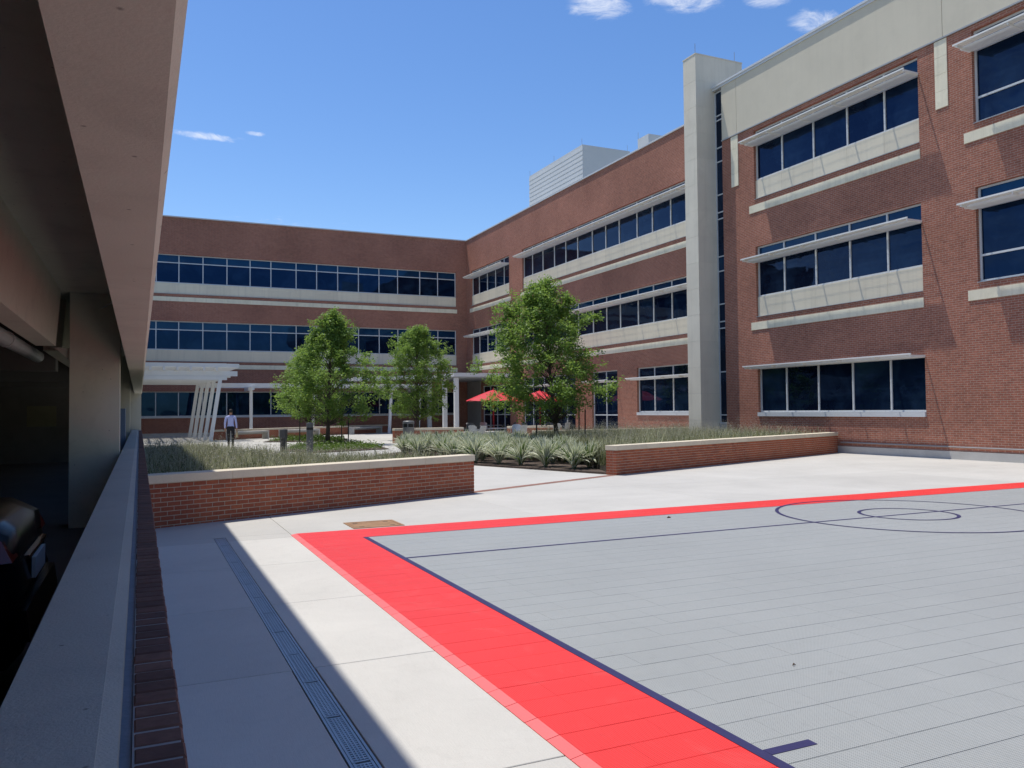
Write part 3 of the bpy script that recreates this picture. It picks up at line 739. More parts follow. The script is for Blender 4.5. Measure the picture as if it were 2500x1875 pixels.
for y in (16.0, 21.0, 26.0):
    q = MB(); q.box(-17.9, -1.32, y, y + .5, 2.35, 3.31); q.build('cross_beam', 'inner_shade_concrete', ga)
for x in (-9.0,):
    for y in (13.0, 22.0):
        q = MB(); q.box(x - .3, x + .3, y, y + .6, 0, 2.34 if y == 22 else 3.31); q.build('column', 'garage_concrete', ga)
q = MB(); q.tube([(-1.45, GY0 + .2, 2.50), (-1.45, 4, 2.5), (-1.45, 14.6, 2.5)], .09, 16); pp = q.build('drain_pipe', 'pipe', ga, smooth=True)
for y in (2.2, 5.2, 8.0, 11.2):
    q = MB(); q.tube([(-1.45, y, 2.5), (-1.45, y + .1, 2.5)], .1, 16); q.build('pipe_coupling', 'pipe', pp)
q = MB(); q.tube([(-.5, 12.9, 3.1), (-.2, 12.2, 3.2)], .012, 6); q.build('conduit', 'pipe', ga)
q = MB(); q.box(-.62, -.30, 21.0, 21.8, .75, 1.72); q.build('electrical_box', 'box_blue', ga)
# neighbouring garage block west of the court (seen only in reflections)
gb = thing('parking_garage', (-9, 46, 0), 'plain cream garage block standing past the far end of the dark garage', 'garage')
for k_, (za, zb) in enumerate(((0, 1.1), (2.3, 3.95), (5.3, 7.4), (8.6, 9.4))):
    q = MB(); q.box(-22, -2.6, 35.0, 35.25, za, zb); q.box(-2.85, -2.6, 35.26, 58.5, za, zb); q.build('spandrel', 'garage_concrete', gb)
q = MB(); q.box(-22, -3.1, 36.5, 58, 0, 9.0); q.build('core', 'dark', gb)

# ---- parked cars
def make_car():
    r = thing('parked_car', (0, 0, 0), 'glossy black sedan', 'car', 'cars parked in the garage')
    # stations along x (0 = rear bumper, -4.7 = nose): half width, z low, z belt, z roof/top
    st = [(0.00, .70, .34, .62, .66), (-.06, .82, .28, .74, .98), (-.22, .88, .26, .86, 1.06), (-.75, .91, .24, .90, 1.09), (-1.15, .92, .24, .91, 1.10), (-3.2, .92, .24, .90, 1.00),
          (-3.9, .91, .24, .84, .95), (-4.4, .86, .26, .74, .84), (-4.62, .74, .30, .62, .68), (-4.7, .6, .36, .52, .56)]
    m = MB(); ring_ = 12
    for x, hw, zl, zb, zt in st:
        sec = [(-hw * .9, zl), (-hw, zl + .12), (-hw, zb - .1), (-hw * .96, zb), (-hw * .84, zt - .02), (-hw * .4, zt), (hw * .4, zt), (hw * .84, zt - .02), (hw * .96, zb), (hw, zb - .1), (hw, zl + .12), (hw * .9, zl)]
        m.v += [Vector((x, a, z)) for a, z in sec]
    for i in range(len(st) - 1):
        for j in range(ring_):
            a = i * ring_ + j; b = i * ring_ + (j + 1) % ring_; m.f.append((a, a + ring_, b + ring_, b)); m.mi.append(0)
    m.f.append(tuple(range(ring_))); e = (len(st) - 1) * ring_; m.f.append(tuple(e + j for j in range(ring_))[::-1]); m.mi += [0, 0]
    m.build('body', 'car_black', r, smooth=True)
    m = MB(); g = [(-.62, .70, 1.07), (-1.35, .60, 1.40), (-1.9, .60, 1.46), (-2.6, .60, 1.44), (-3.5, .72, .98)]
    base = [(-.55, .80, 1.05), (-1.2, .84, 1.08), (-1.9, .85, 1.06), (-2.7, .85, 1.03), (-3.6, .80, .97)]
    for (x, w_, z), (xb, wb, zb) in zip(g, base):
        m.v += [Vector(p) for p in ((xb, -wb, zb), (x, -w_, z), (x, -w_ * .5, z + .03), (x, w_ * .5, z + .03), (x, w_, z), (xb, wb, zb))]
    for i in range(4):
        for j in range(5):
            a = i * 6 + j; m.f.append((a, a + 6, a + 7, a + 1)); m.mi.append(1 if (j in (1, 2, 3) and i in (1, 2)) else 0)
    m.build('greenhouse', ['car_glass', 'car_black'], r, smooth=False)
    for s in (-1, 1):
        m = MB(); m.hexa([(-.03, s * .58, .84), (-.03, s * .82, .84), (-.24, s * .895, .84), (-.24, s * .87, .84), (-.08, s * .60, .93), (-.08, s * .80, .95), (-.28, s * .885, .95), (-.28, s * .86, .95)]); m.build('tail_light', 'lens_red', r)
        m = MB(); m.hexa([(-4.66, s * .44, .60), (-4.60, s * .74, .60), (-4.2, s * .90, .66), (-4.2, s * .86, .66), (-4.60, s * .44, .73), (-4.50, s * .74, .74), (-4.15, s * .875, .80), (-4.15, s * .84, .80)]); m.build('headlight', 'chrome', r)
        m = MB(); m.hexa([(-2.95, s * .86, .98), (-2.80, s * .86, .98), (-2.80, s * 1.04, 1.0), (-2.93, s * 1.04, 1.0), (-2.93, s * .88, 1.08), (-2.80, s * .88, 1.1), (-2.82, s * 1.05, 1.12), (-2.92, s * 1.05, 1.1)]); m.build('mirror', 'car_black', r)
        for x in (-1.0, -3.75):
            m = MB(); m.tube([(x, s * .72, .32), (x, s * .93, .32)], .32, 24); w_ = m.build('wheel', 'tyre', r)
            m = MB(); m.tube([(x, s * .931, .32), (x, s * .945, .32)], .21, 16); m.build('rim', 'rim', w_)
    m = MB(); m.box(.0, .02, -.26, .26, .66, .78); m.build('number_plate', 'plate', r)
    m = MB(); m.hexa([(-.02, -.78, .42), (.05, -.78, .42), (.05, .78, .42), (-.02, .78, .42), (-.02, -.76, .58), (.03, -.76, .58), (.03, .76, .58), (-.02, .76, .58)]); m.build('bumper', 'car_black', r)
    m = MB(); m.box(-.02, .01, -.45, .45, .80, .82); m.build('trim', 'chrome', r)
    return r
car = make_car(); car.location = (-.52, 2.9, 0); car['label'] = 'black parked car nearest the camera, behind the garage parapet'
car2 = copy_tree(car); car2.location = (-.56, 5.7, 0); car2['label'] = 'black parked car with red tail light, farther along the garage parapet'

# ================================================================== PLANTER WALLS
def brick_wall(name, A, B, zt, cop, label, course=.0655, bl=.19, thick=.30, indiv=298, near='A', copl=1.2, group=None, brick='brick'):
    A, B = Vector((*A, 0)), Vector((*B, 0)); d = (B - A); ln = d.length; bl = ln / round(ln / bl); d /= ln; ang = math.atan2(d.y, d.x); nrm = Vector((-d.y, d.x, 0))
    r = thing(name, (A + B) / 2, label, 'planter wall' if 'planter' in name else 'wall', group)
    m = MB(); m.obox(A, d, nrm, V3(0, 0, 1), .009, ln - .009, .0022, thick - .004, -.03, zt); m.build('mortar_core', 'mortar', r)
    bw_, bh = bl - .0115, course - .0115; dep = .09
    full = chamfer_box(bw_, dep, bh, .003); half = chamfer_box(bl / 2 - .0115, dep, bh, .003); endb = chamfer_box(dep, bw_ * .62, bh, .003)
    fm, hm, em = full.mesh('brick', brick), half.mesh('brick', brick), endb.mesh('brick', brick)
    items = []
    n = int(zt / course)
    z0 = zt - n * course - .002
    rows = [z0 + i * course for i in range(n)]
    if z0 > .02: rows.insert(0, z0 - course)
    for i, z in enumerate(rows):
        offs = bl / 2 if i % 2 else 0
        s = -offs + bl / 2
        while s < ln + bl / 2 - .02:
            if s - bl / 2 < -.001: items.append((bl / 4, z, 'h'))
            elif s + bl / 2 > ln + .001:
                if s - bl / 2 + bl / 4 < ln - .03: items.append((ln - bl / 4, z, 'h'))
            else: items.append((s, z, 'f'))
            s += bl
    items.sort(key=lambda q: q[0] if near == 'A' else -q[0])
    rest = MB()
    rot = Matrix.Rotation(ang, 4, 'Z')
    for i, (s, z, kk) in enumerate(items):
        pos = A + d * s + nrm * (dep / 2 - .003) + V3(0, 0, z)
        if i < indiv:
            piece('brick', fm if kk == 'f' else hm, r, pos + nrm * rnd.uniform(-.0015, .0015), rz=ang + rnd.uniform(-.006, .006))
        else:
            src = full if kk == 'f' else half; b0 = len(rest.v); rest.v += [rot @ p + pos for p in src.v]
            rest.f += [tuple(b0 + q for q in fc) for fc in src.f]; rest.mi += [0] * len(src.f)
    if rest.v: rest.build('far_bricks', brick, r, kind='stuff')
    # end faces
    for e, base in ((-1, A), (1, B)):
        q = MB()
        for i, z in enumerate(rows):
            for a, b in (((.098, .198), (.209, thick)) if i % 2 else ((.098, .148), (.159, thick))):
                q.obox(base, d * e, nrm, V3(0, 0, 1), -.06, -.004, a, b, z, z + bh)
        if q.v: q.build('end_bricks', brick, r, kind='stuff')
    nc = max(1, round(ln / copl)); cl = ln / nc
    cm = chamfer_box(cl - .005, thick + .05, cop, .006).mesh('coping_stone', 'coping')
    for i in range(nc):
        piece('coping_stone', cm, r, A + d * (cl * (i + .5)) + nrm * (thick / 2) + V3(0, 0, zt), rz=ang)
    return r
PA, PB, PC, PD = (.10, 12.35), (5.90, 14.67), (10.44, 16.82), (22.17, 21.12)
brick_wall('planter_wall', PA, PB, .625, .116, 'low red brick planter wall with cream coping, nearest on the left', near='B')
brick_wall('planter_wall', PC, PD, .605, .112, 'low red brick planter wall with cream coping running to the right building', near='A')
# band of pavers flush in the concrete between the two walls
pb = thing('paver_band', (8.1, 15.7, 0), 'flush band of brick pavers across the path between the planter walls', 'paver band', kind='structure')
A, B = Vector((5.93, 14.70, 0)), Vector((10.44, 16.80, 0)); d = (B - A); ln = d.length; d /= ln; nrm = Vector((-d.y, d.x, 0)); ang = math.atan2(d.y, d.x)
m = MB(); m.obox(A, d, nrm, V3(0, 0, 1), 0, ln, -.005, .225, -.02, .003); m.build('mortar_bed', 'mortar', pb)
pm = chamfer_box(.092, .205, .012, .002).mesh('paver', 'paver'); nn = int(ln / .1)
for i in range(nn): piece('paver', pm, pb, A + d * (.05 + i * ln / nn) + nrm * .11 + V3(0, 0, -.006 + rnd.uniform(-.001, .001)), rz=ang)

# low walls round the patio
brick_wall('garden_wall', (11.55, 39.35), (15.3, 39.45), .62, .11, 'low brick garden wall behind the bin and striped plants', indiv=220, group='low patio walls')
brick_wall('garden_wall', (18.0, 39.65), (21.2, 39.75), .62, .11, 'low brick garden wall behind the big tree, right of the patio gap', indiv=190, group='low patio walls')
brick_wall('garden_wall', (14.9, 30.25), (23.7, 30.3), .62, .11, 'low wall with thin cream coping behind the grasses under the ground floor windows', indiv=0, group='low patio walls')
brick_wall('garden_wall', (3.9, 50.0), (17.1, 59.7), .50, .10, 'long diagonal low brick wall with pale coping behind the benches', indiv=0, group='low patio walls')
sp_ = thing('garden_steps', (16.65, 39.6, 0), 'pale concrete steps in the gap between low walls', 'steps')
for i in range(3):
    q = MB(); q.box(15.36, 17.95, 39.4 + i * .35, 39.75 + i * .35 + (.8 if i == 2 else -.004), 0, .15 * (i + 1)); q.build('step', 'bench_concrete', sp_)

# ================================================================== BENCHES, BOLLARDS, BIN
def bench(loc, rz, ln, label):
    r = thing('concrete_bench', loc, label, 'bench', 'benches along the diagonal wall', rz=rz)
    loc0 = ORG[r.name]; ORG[r.name] = Vector()
    m = chamfer_box(ln, .5, .10, .008); m.v = [p + V3(0, 0, .40) for p in m.v]; m.build('seat_slab', 'bench_concrete', r)
    for s in (-1, 1):
        m = MB(); m.box(s * (ln / 2 - .06) - .055, s * (ln / 2 - .06) + .055, -.24, .24, 0, .399); m.build('leg_slab', 'bench_concrete', r)
    m = MB(); m.box(-ln / 2 + .13, ln / 2 - .13, .12, .2, .30, .399); m.build('stretcher', 'bench_concrete', r)
da = math.atan2(9.7, 13.2)
bench((5.85, 50.35, 0), da, 2.9, 'leftmost concrete bench, behind the walking person')
bench((9.3, 52.8, 0), da, 3.2, 'middle concrete bench partly hidden behind the tree trunk')
bench((14.6, 56.9, 0), da, 3.2, 'rightmost concrete bench near the end of the diagonal wall')
bo = thing('bollard_light', (5.27, 33.6, 0), 'short black bollard light with open louvred legs in the path', 'bollard')
m = MB(); m.lathe([(.15, .55), (.16, .56), (.16, .88), (.145, .905), (0, .91)], 20, (5.27, 33.6, 0)); m.build('head', 'bollard_metal', bo)
for k in range(4):
    a = k * math.pi / 2 + .4; m = MB(); m.box(5.27 + .125 * math.cos(a) - .022, 5.27 + .125 * math.cos(a) + .022, 33.6 + .125 * math.sin(a) - .022, 33.6 + .125 * math.sin(a) + .022, 0, .56); m.build('leg', 'bollard_metal', bo)
m = MB(); m.lathe([(.06, 0), (.06, .55)], 12, (5.27, 33.6, 0)); m.build('lamp_core', 'bollard_metal', bo)
bo = thing('bollard_light', (5.77, 30.7, 0), 'taller grey bollard post in front of the round planting bed', 'bollard')
m = MB(); m.lathe([(.125, 0), (.125, 1.16), (.11, 1.2), (0, 1.205)], 20, (5.77, 30.7, 0)); m.build('shaft', 'post_metal', bo)
m = MB(); m.lathe([(.16, 0), (.16, .04), (.127, .05)], 20, (5.77, 30.7, 0)); m.build('base_ring', 'post_metal', bo)
m = MB(); m.lathe([(.128, .93), (.128, 1.02)], 20, (5.77, 30.7, 0)); m.build('light_band', 'dark', bo)
tb = thing('litter_bin', (12.03, 38.5, 0), 'grey cylindrical litter bin with dark opening in front of the low wall', 'litter bin')
m = MB(); m.lathe([(.26, 0), (.28, .03), (.28, .80), (.285, .81)], 28, (12.03, 38.5, 0)); m.build('body', 'bin_metal', tb, smooth=True)
m = MB(); m.lathe([(.25, .81), (.25, .98)], 28, (12.03, 38.5, 0)); m.build('opening', 'dark', tb)
m = MB(); m.lathe([(.285, .98), (.29, 1.0), (.285, 1.08), (.25, 1.115), (0, 1.13)], 28, (12.03, 38.5, 0)); m.build('lid', 'bin_metal', tb)
for k in range(5):
    a = .5 + k * 1.256; m = MB(); m.box(12.03 + .27 * math.cos(a) - .02, 12.03 + .27 * math.cos(a) + .02, 38.5 + .27 * math.sin(a) - .02, 38.5 + .27 * math.sin(a) + .02, .81, .98); m.build('lid_post', 'bin_metal', tb)

# ================================================================== PERGOLAS
pg = thing('pergola', (2.5, 53, 0), 'white steel pergola with leaning posts beside the garage end', 'pergola')
for i in range(5):
    y = 48.4 + i * 2.2; x = 3.62 - i * .16
    m = MB(); m.bar((x, y, 0), (x + .52, y, 3.62), .20, .16, up=(0, 1, 0)); m.build('leaning_post', 'white_metal', pg)
    m = MB(); m.box(-6.0, x + 1.42, y - .06, y + .06, 3.66, 3.94); m.build('beam', 'white_metal', pg)
    m = MB(); m.box(-6.0, x + .86, y - .075, y + .075, 3.44, 3.655); m.build('lower_beam', 'white_metal', pg)
for i in range(15):
    x = -5.6 + i * .68
    m = MB(); m.box(x - .05, x + .05, 48.0, 57.8, 3.945, 4.14); m.build('rafter', 'white_metal', pg)
for i in range(38):
    y = 48.1 + i * .26
    m = MB(); m.box(-6.2, 4.42 + (.72 if i else 0) - i * .006, y - .05, y + .05, 4.145, 4.36); m.build('slat', 'white_metal', pg)
p2 = thing('pergola', (11, 57.5, 0), 'long white beam pergola on slim posts in front of the far facade', 'pergola')
m = MB(); m.box(3.5, 19.2, 56.6, 56.75, 3.30, 3.55); m.build('front_beam', 'white_metal', p2)
m = MB(); m.box(3.5, 19.2, 59.2, 59.35, 3.30, 3.55); m.build('rear_beam', 'white_metal', p2)
for x in (6.78, 11.0, 16.45, 18.6):
    m = MB(); m.bar((x - (.0 if x < 7 else .18), 56.7, 0), (x, 56.7, 3.28), .19, .17, up=(0, 1, 0)); m.build('post', 'white_metal', p2)
    m = MB(); m.box(x - .09, x + .09, 55.6, 59.9, 3.08, 3.295); m.build('cross_arm', 'white_metal', p2)
for i in range(30):
    x = 3.7 + i * .52
    m = MB(); m.box(x - .03, x + .03, 56.76, 59.19, 3.38, 3.50); m.build('slat', 'white_metal', p2)

# ================================================================== UMBRELLAS, TABLES, CHAIRS
def umbrella(loc, rad, zr, zt, label, rz=0):
    r = thing('patio_umbrella', loc, label, 'umbrella', 'red umbrellas over the patio', rz=rz); o = ORG[r.name]; ORG[r.name] = Vector()
    n = 8; can = None
    for k in range(n):
        a, b = 2 * math.pi * k / n, 2 * math.pi * (k + 1) / n
        m = MB(); st_ = 5; P = []
        for i in range(st_ + 1):
            t_ = i / st_; q = rad * t_; z = zt - (zt - zr) * (t_ ** 1.15)
            P.append([(q * math.cos(a), q * math.sin(a), z), (q * math.cos((a + b) / 2) * (1 - .03 * t_), q * math.sin((a + b) / 2) * (1 - .03 * t_), z - .05 * t_), (q * math.cos(b), q * math.sin(b), z)])
        for i in range(st_):
            for j in range(2):
                m.quad(P[i][j], P[i + 1][j], P[i + 1][j + 1], P[i][j + 1], (0, 0, 1))
        me_ = m.build('canopy_panel', 'umbrella_red', r)
        m = MB(); m.tube([(.03, 0, zt - .05), (rad * math.cos(a), rad * math.sin(a), zr - .02)], .012, 5); m.build('rib', 'pole_red', r)
    m = MB(); m.lathe([(.045, .02), (.045, zt - .03), (.02, zt + .1), (0, zt + .12)], 12); m.build('pole', 'pole_red', r)
    m = MB(); m.lathe([(.3, 0), (.3, .06), (.08, .10), (.06, .3)], 20); m.build('base', 'chair_dark', r)
umbrella((18.95, 44.0, 0), 1.65, 2.18, 2.80, 'red patio umbrella, its canopy clear left of the big tree', .2)
umbrella((21.0, 42.0, 0), 1.5, 2.12, 2.70, 'red patio umbrella glimpsed through the leaves of the big tree', .1)
def table(loc, label):
    r = thing('patio_table', loc, label, 'table', 'round patio tables'); ORG[r.name] = Vector()
    m = MB(); m.lathe([(.48, .70), (.5, .705), (.5, .725), (0, .73)], 28); m.build('table_top', 'table_metal', r)
    for k in range(4):
        a = k * math.pi / 2 + .4; m = MB(); m.tube([(.06 * math.cos(a), .06 * math.sin(a), .69), (.12 * math.cos(a), .12 * math.sin(a), .4), (.38 * math.cos(a), .38 * math.sin(a), 0.0)], .016, 6); m.build('leg', 'chair_dark', r)
table((18.95, 44.0, 0), 'round metal table under the umbrella left of the big tree')
table((21.0, 42.0, 0), 'round metal table under the umbrella behind the big tree')
table((15.9, 36.4, 0), 'round metal table in front of the gap in the low walls')
def chair(mat):
    r = thing('patio_chair', (0, 0, 0), 'metal chair', 'chair', 'metal patio chairs')
    m = MB(); q = chamfer_box(.46, .44, .03, .008); q.v = [p + V3(0, 0, .42) for p in q.v]; q.build('seat', mat, r)
    m = MB(); n = 8
    rows = []
    for i in range(5):
        z = .46 + i * .105; y = -.22 - i * .025; row = []
        for j in range(n + 1):
            u = j / n * 2 - 1; w_ = .225 - (.05 * (abs(u) ** 3) if i == 4 else 0)
            row.append(V3(u * .225, y + .06 * (u * u) - .0, z - (.06 * u ** 4 if i == 4 else 0)))
        rows.append(row)
    for i in range(4):
        for j in range(n):
            a, b, c_, d_ = rows[i][j], rows[i][j + 1], rows[i + 1][j + 1], rows[i + 1][j]; o_ = V3(0, -.012, 0)
            m.hexa([a, b, b + o_, a + o_, d_, c_, c_ + o_, d_ + o_])
    m.build('backrest', mat, r)
    for sx in (-1, 1):
        m = MB(); m.tube([(sx * .22, .2, .43), (sx * .24, .22, 0)], .013, 6); m.build('leg', mat, r)
        m = MB(); m.tube([(sx * .22, -.2, .43), (sx * .24, -.26, 0)], .013, 6); m.build('leg', mat, r)
        m = MB(); m.tube([(sx * .225, -.25, .66), (sx * .26, -.05, .68), (sx * .26, .16, .66), (sx * .235, .2, .43)], .013, 6); m.build('armrest', mat, r)
    return r
cl = chair('chair_metal'); cd = chair('chair_dark'); used = set()
def put(x, y, rz, label, src):
    o = src if src.name not in used else copy_tree(src); used.add(src.name)
    o.location = (x, y, 0); o.rotation_euler = (0, 0, rz); o['label'] = label
put(14.5, 35.4, .5, 'light grey metal chair nearest the bin end, back towards the striped plants', cl)
put(14.9, 36.9, -.9, 'light grey metal chair turned sideways left of the front table', cl)
put(17.2, 37.1, 2.6, 'grey metal chair on the far right side of the front table', cl)
put(16.7, 35.5, .3, 'grey metal chair right of the front table with its back to the plants', cl)
put(17.7, 44.3, -1.5, 'grey metal chair left of the umbrella pole', cl)
put(18.9, 45.2, 3.1, 'grey metal chair behind the umbrella pole', cl)
put(17.0, 42.6, -.6, 'dark metal chair at the left end of the patio behind the low wall', cd)
put(20.1, 44.1, 1.5, 'dark metal chair right of the umbrella pole', cd)
put(19.9, 38.1, .1, 'grey metal chair left of the big tree trunk, in front of the low wall', cl)
put(20.0, 41.6, -1.2, 'dark metal chair at the table behind the big tree', cd)
put(22.0, 40.9, .4, 'grey metal chair right of the big tree trunk near the windows', cl)

# ================================================================== PERSON
def person():
    px0, py0 = 3.66, 37.8
    r = thing('person', (px0, py0, 0), 'person in striped lavender shirt and black trousers walking away with a bag', 'person', rz=-.25)
    ORG[r.name] = Vector()
    me = bpy.data.meshes.new('body'); 
    J = {'pel': (0, 0, .95, .135, .10), 'wai': (0, -.005, 1.10, .125, .09), 'che': (0, 0, 1.29, .15, .105), 'sho': (0, -.01, 1.42, .10, .075), 'nec': (0, 0, 1.50, .05, .05), 'hd0': (0, .02, 1.57, .068, .075), 'hd1': (0, .025, 1.665, .078, .092), 'hd2': (0, .015, 1.725, .045, .055)}
    edges = [('pel', 'wai'), ('wai', 'che'), ('che', 'sho'), ('sho', 'nec'), ('nec', 'hd0'), ('hd0', 'hd1'), ('hd1', 'hd2')]
    for s, n in ((-1, 'l'), (1, 'r')):
        fy = .16 if s < 0 else -.14
        J[n + 'hip'] = (s * .095, 0, .90, .092, .095); J[n + 'kne'] = (s * .105, fy * .55 + .03, .50, .062, .064); J[n + 'ank'] = (s * .11, fy - (.06 if s > 0 else 0), .10, .043, .045); J[n + 'toe'] = (s * .125, fy + .15, .035, .042, .03)
        J[n + 'shd'] = (s * .185, -.01, 1.40, .062, .062); J[n + 'elb'] = (s * .235, -.03 + .02 * s, 1.13, .045, .047); J[n + 'wri'] = (s * .25, .05 - .03 * s, .89, .030, .032); J[n + 'pal'] = (s * .25, .07 - .03 * s, .82, .036, .024)
        edges += [('pel', n + 'hip'), (n + 'hip', n + 'kne'), (n + 'kne', n + 'ank'), (n + 'ank', n + 'toe'), ('sho', n + 'shd'), (n + 'shd', n + 'elb'), (n + 'elb', n + 'wri'), (n + 'wri', n + 'pal')]
        bx, by, bz = J[n + 'pal'][:3]
        for i, (dy, ln_) in enumerate(((.028, .085), (.010, .095), (-.008, .09), (-.026, .07))):
            J[f'{n}f{i}a'] = (bx, by + dy, bz - .045, .009, .009); J[f'{n}f{i}b'] = (bx - s * .02, by + dy, bz - .045 - ln_ * .75, .008, .008)
            edges += [(n + 'pal', f'{n}f{i}a'), (f'{n}f{i}a', f'{n}f{i}b')]
        J[n + 'th'] = (bx - s * .015, by + .055, bz - .02, .010, .010); J[n + 'th2'] = (bx - s * .025, by + .065, bz - .06, .009, .009); edges += [(n + 'pal', n + 'th'), (n + 'th', n + 'th2')]
    names = list(J); me.from_pydata([J[k][:3] for k in names], [(names.index(a), names.index(b)) for a, b in edges], [])
    o = bpy.data.objects.new('body', me); COL.objects.link(o)
    sk = o.modifiers.new('s', 'SKIN'); sb = o.modifiers.new('b', 'SUBSURF'); sb.levels = 2; sb.render_levels = 2
    if not me.skin_vertices: 
        bm = bmesh.new(); bm.from_mesh(me); bm.verts.layers.skin.verify(); bm.to_mesh(me); bm.free()
    for i, k in enumerate(names):
        me.skin_vertices[0].data[i].radius = J[k][3:5]; me.skin_vertices[0].data[i].use_root = (k == 'pel')
    dg = bpy.context.evaluated_depsgraph_get(); dg.update()
    em = bpy.data.meshes.new_from_object(o.evaluated_get(dg)); bpy.data.objects.remove(o)
    em.materials.clear()
    for mm in ('skin', 'shirt', 'trouser', 'shoe'): em.materials.append(MAT[mm])
    for p in em.polygons:
        c = p.center; z = c.z; p.use_smooth = True
        arm = abs(c.x) > .19 and z > .7
        if z > 1.475: k = 0
        elif arm: k = 1 if z > .92 else 0
        elif z > .985: k = 1
        elif z > .085: k = 2
        else: k = 3
        p.material_index = k
    b = bpy.data.objects.new('body', em); COL.objects.link(b); b.parent = r
    m = MB(); m.lathe([(.0, -.03), (.075, -.03), (.085, .03), (.08, .085), (.045, .12), (0, .13)], 16, (0, 0, 0)); m.v = [V3(p.x, p.y * 1.15, p.z) + V3(0, .002, 1.63) for p in m.v]; m.build('hair', 'hair', r, smooth=True)
    m = MB(); m.obox(V3(0, 0, 0), V3(1, 0, 0), V3(0, 1, 0), V3(0, 0, 1), -.128, .128, -.095, .095, .965, 1.0); m.build('belt', 'shoe', r)
    m = MB(); 
    for s in (-1, 1):
        pass
    m.hexa([(.20, -.03, 1.585), (.2, .05, 1.585), (.2, .05, 1.6), (.2, -.03, 1.6), (.21, -.03, 1.585), (.21, .05, 1.585), (.21, .05, 1.6), (.21, -.03, 1.6)]) if False else None
    # held paper bag
    bg_ = thing('paper_bag', (px0 + .26, py0 - .02, .50), 'small tan paper bag held in the walking person\'s right hand', 'bag'); ORG[bg_.name] = Vector()
    m = MB(); m.hexa([(-.05, -.08, 0), (.05, -.08, 0), (.05, .08, 0), (-.05, .08, 0), (-.02, -.09, .22), (.03, -.08, .22), (.02, .08, .24), (-.03, .09, .22)]); m.build('sack', 'bag', bg_)
    m = MB(); m.hexa([(-.02, -.02, .22), (.03, -.02, .22), (.03, .03, .22), (-.02, .03, .22), (-.015, -.015, .31), (.02, -.015, .31), (.02, .02, .31), (-.015, .02, .31)]); m.build('twisted_top', 'bag', bg_)
person()

# ================================================================== VEGETATION
def inpoly(x, y, P):
    c = False; n = len(P); j = n - 1
    for i in range(n):
        if (P[i][1] > y) != (P[j][1] > y) and x < (P[j][0] - P[i][0]) * (y - P[i][1]) / (P[j][1] - P[i][1]) + P[i][0]: c = not c
        j = i
    return c
def rand_in(P, R_):
    x0, x1 = min(p[0] for p in P), max(p[0] for p in P); y0, y1 = min(p[1] for p in P), max(p[1] for p in P)
    while True:
        x, y = R_.uniform(x0, x1), R_.uniform(y0, y1)
        if inpoly(x, y, P): return x, y
def bed(name, poly, z, mat, label):
    m = MB(); m.prism(poly, -.02, z); return m.build(name, mat, kind='structure', label=label)
LB = [(.12, 12.68), (5.72, 14.92), (5.6, 16.6), (3.6, 18.6), (2.6, 21.5), (1.9, 25.8), (.12, 26.2)]
bed('planting_bed', LB, .36, 'soil', 'soil of the grass-filled planter on the left')
RB = [(10.6, 17.3), (22.1, 21.45), (21.2, 27.4), (21.2, 28.6), (23.7, 28.7), (23.7, 30.1), (14.8, 30.1), (12.6, 26.0), (11.6, 20.8)]
FBED = [(8.85 * 1.0, 21.9), (10.42, 17.1), (11.6, 20.8), (12.6, 26.0), (14.8, 30.1), (14.0, 31.6), (11.0, 32.0), (7.8, 28.6)]
bed('planting_bed', RB, .16, 'soil', 'soil of the grass-filled planter on the right')
bed('mulch_bed', FBED, .05, 'mulch', 'dark mulch bed under the striped plants')
def grass(name, poly, n, hmin, hmax, z, label, R_, seed_frac=.35, wid=.017):
    m = MB()
    for _ in range(n):
        x, y = rand_in(poly, R_); tufts = R_.randint(5, 8)
        th = R_.uniform(hmin, hmax) * (.75 + .5 * R_.random() ** 2); tm = 0 if R_.random() < .68 else 2
        for _b in range(tufts):
            a = R_.uniform(0, 6.283); h = th * R_.uniform(.6, 1.05); ln = h * R_.uniform(.15, .65)
            dx, dy = math.cos(a), math.sin(a); w = wid * R_.uniform(.6, 1.3); sx, sy = -dy * w / 2, dx * w / 2
            bx, by = x + R_.uniform(-.06, .06), y + R_.uniform(-.06, .06); k = len(m.v)
            m.v += [V3(bx - sx, by - sy, z), V3(bx + sx, by + sy, z), V3(bx + dx * ln * .35 + sx * .8, by + dy * ln * .35 + sy * .8, z + h * .6), V3(bx + dx * ln * .35 - sx * .8, by + dy * ln * .35 - sy * .8, z + h * .6), V3(bx + dx * ln, by + dy * ln, z + h)]
            q_ = tm if R_.random() < .75 else 2 - tm; m.f += [(k, k + 1, k + 2, k + 3), (k + 3, k + 2, k + 4)]; m.mi += [q_, q_]
        if R_.random() < seed_frac:           # airy seed head on a thin stalk
            a = R_.uniform(0, 6.283); h = th * R_.uniform(1.0, 1.35); ln = h * R_.uniform(.1, .4); tx, ty = x + math.cos(a) * ln, y + math.sin(a) * ln; k = len(m.v)
            m.v += [V3(x - .002, y, z), V3(x + .002, y, z), V3(tx, ty, z + h)]; m.f.append((k, k + 1, k + 2)); m.mi.append(1)
            for q in range(8):
                c = V3(tx, ty, z + h) + V3(R_.gauss(0, .045), R_.gauss(0, .045), R_.uniform(-.16, .03)); e = R_.uniform(.010, .022); k = len(m.v)
                d1 = V3(R_.gauss(0, 1), R_.gauss(0, 1), R_.gauss(0, 1)).normalized() * e; d2 = V3(R_.gauss(0, 1), R_.gauss(0, 1), R_.gauss(0, 1)).normalized() * e * .6
                m.v += [c - d1, c + d2, c + d1]; m.f.append((k, k + 1, k + 2)); m.mi.append(1)
    return m.build(name, ['grass', 'grass_seed', 'grass_dark'], kind='stuff', label=label)
gr = random.Random(11)
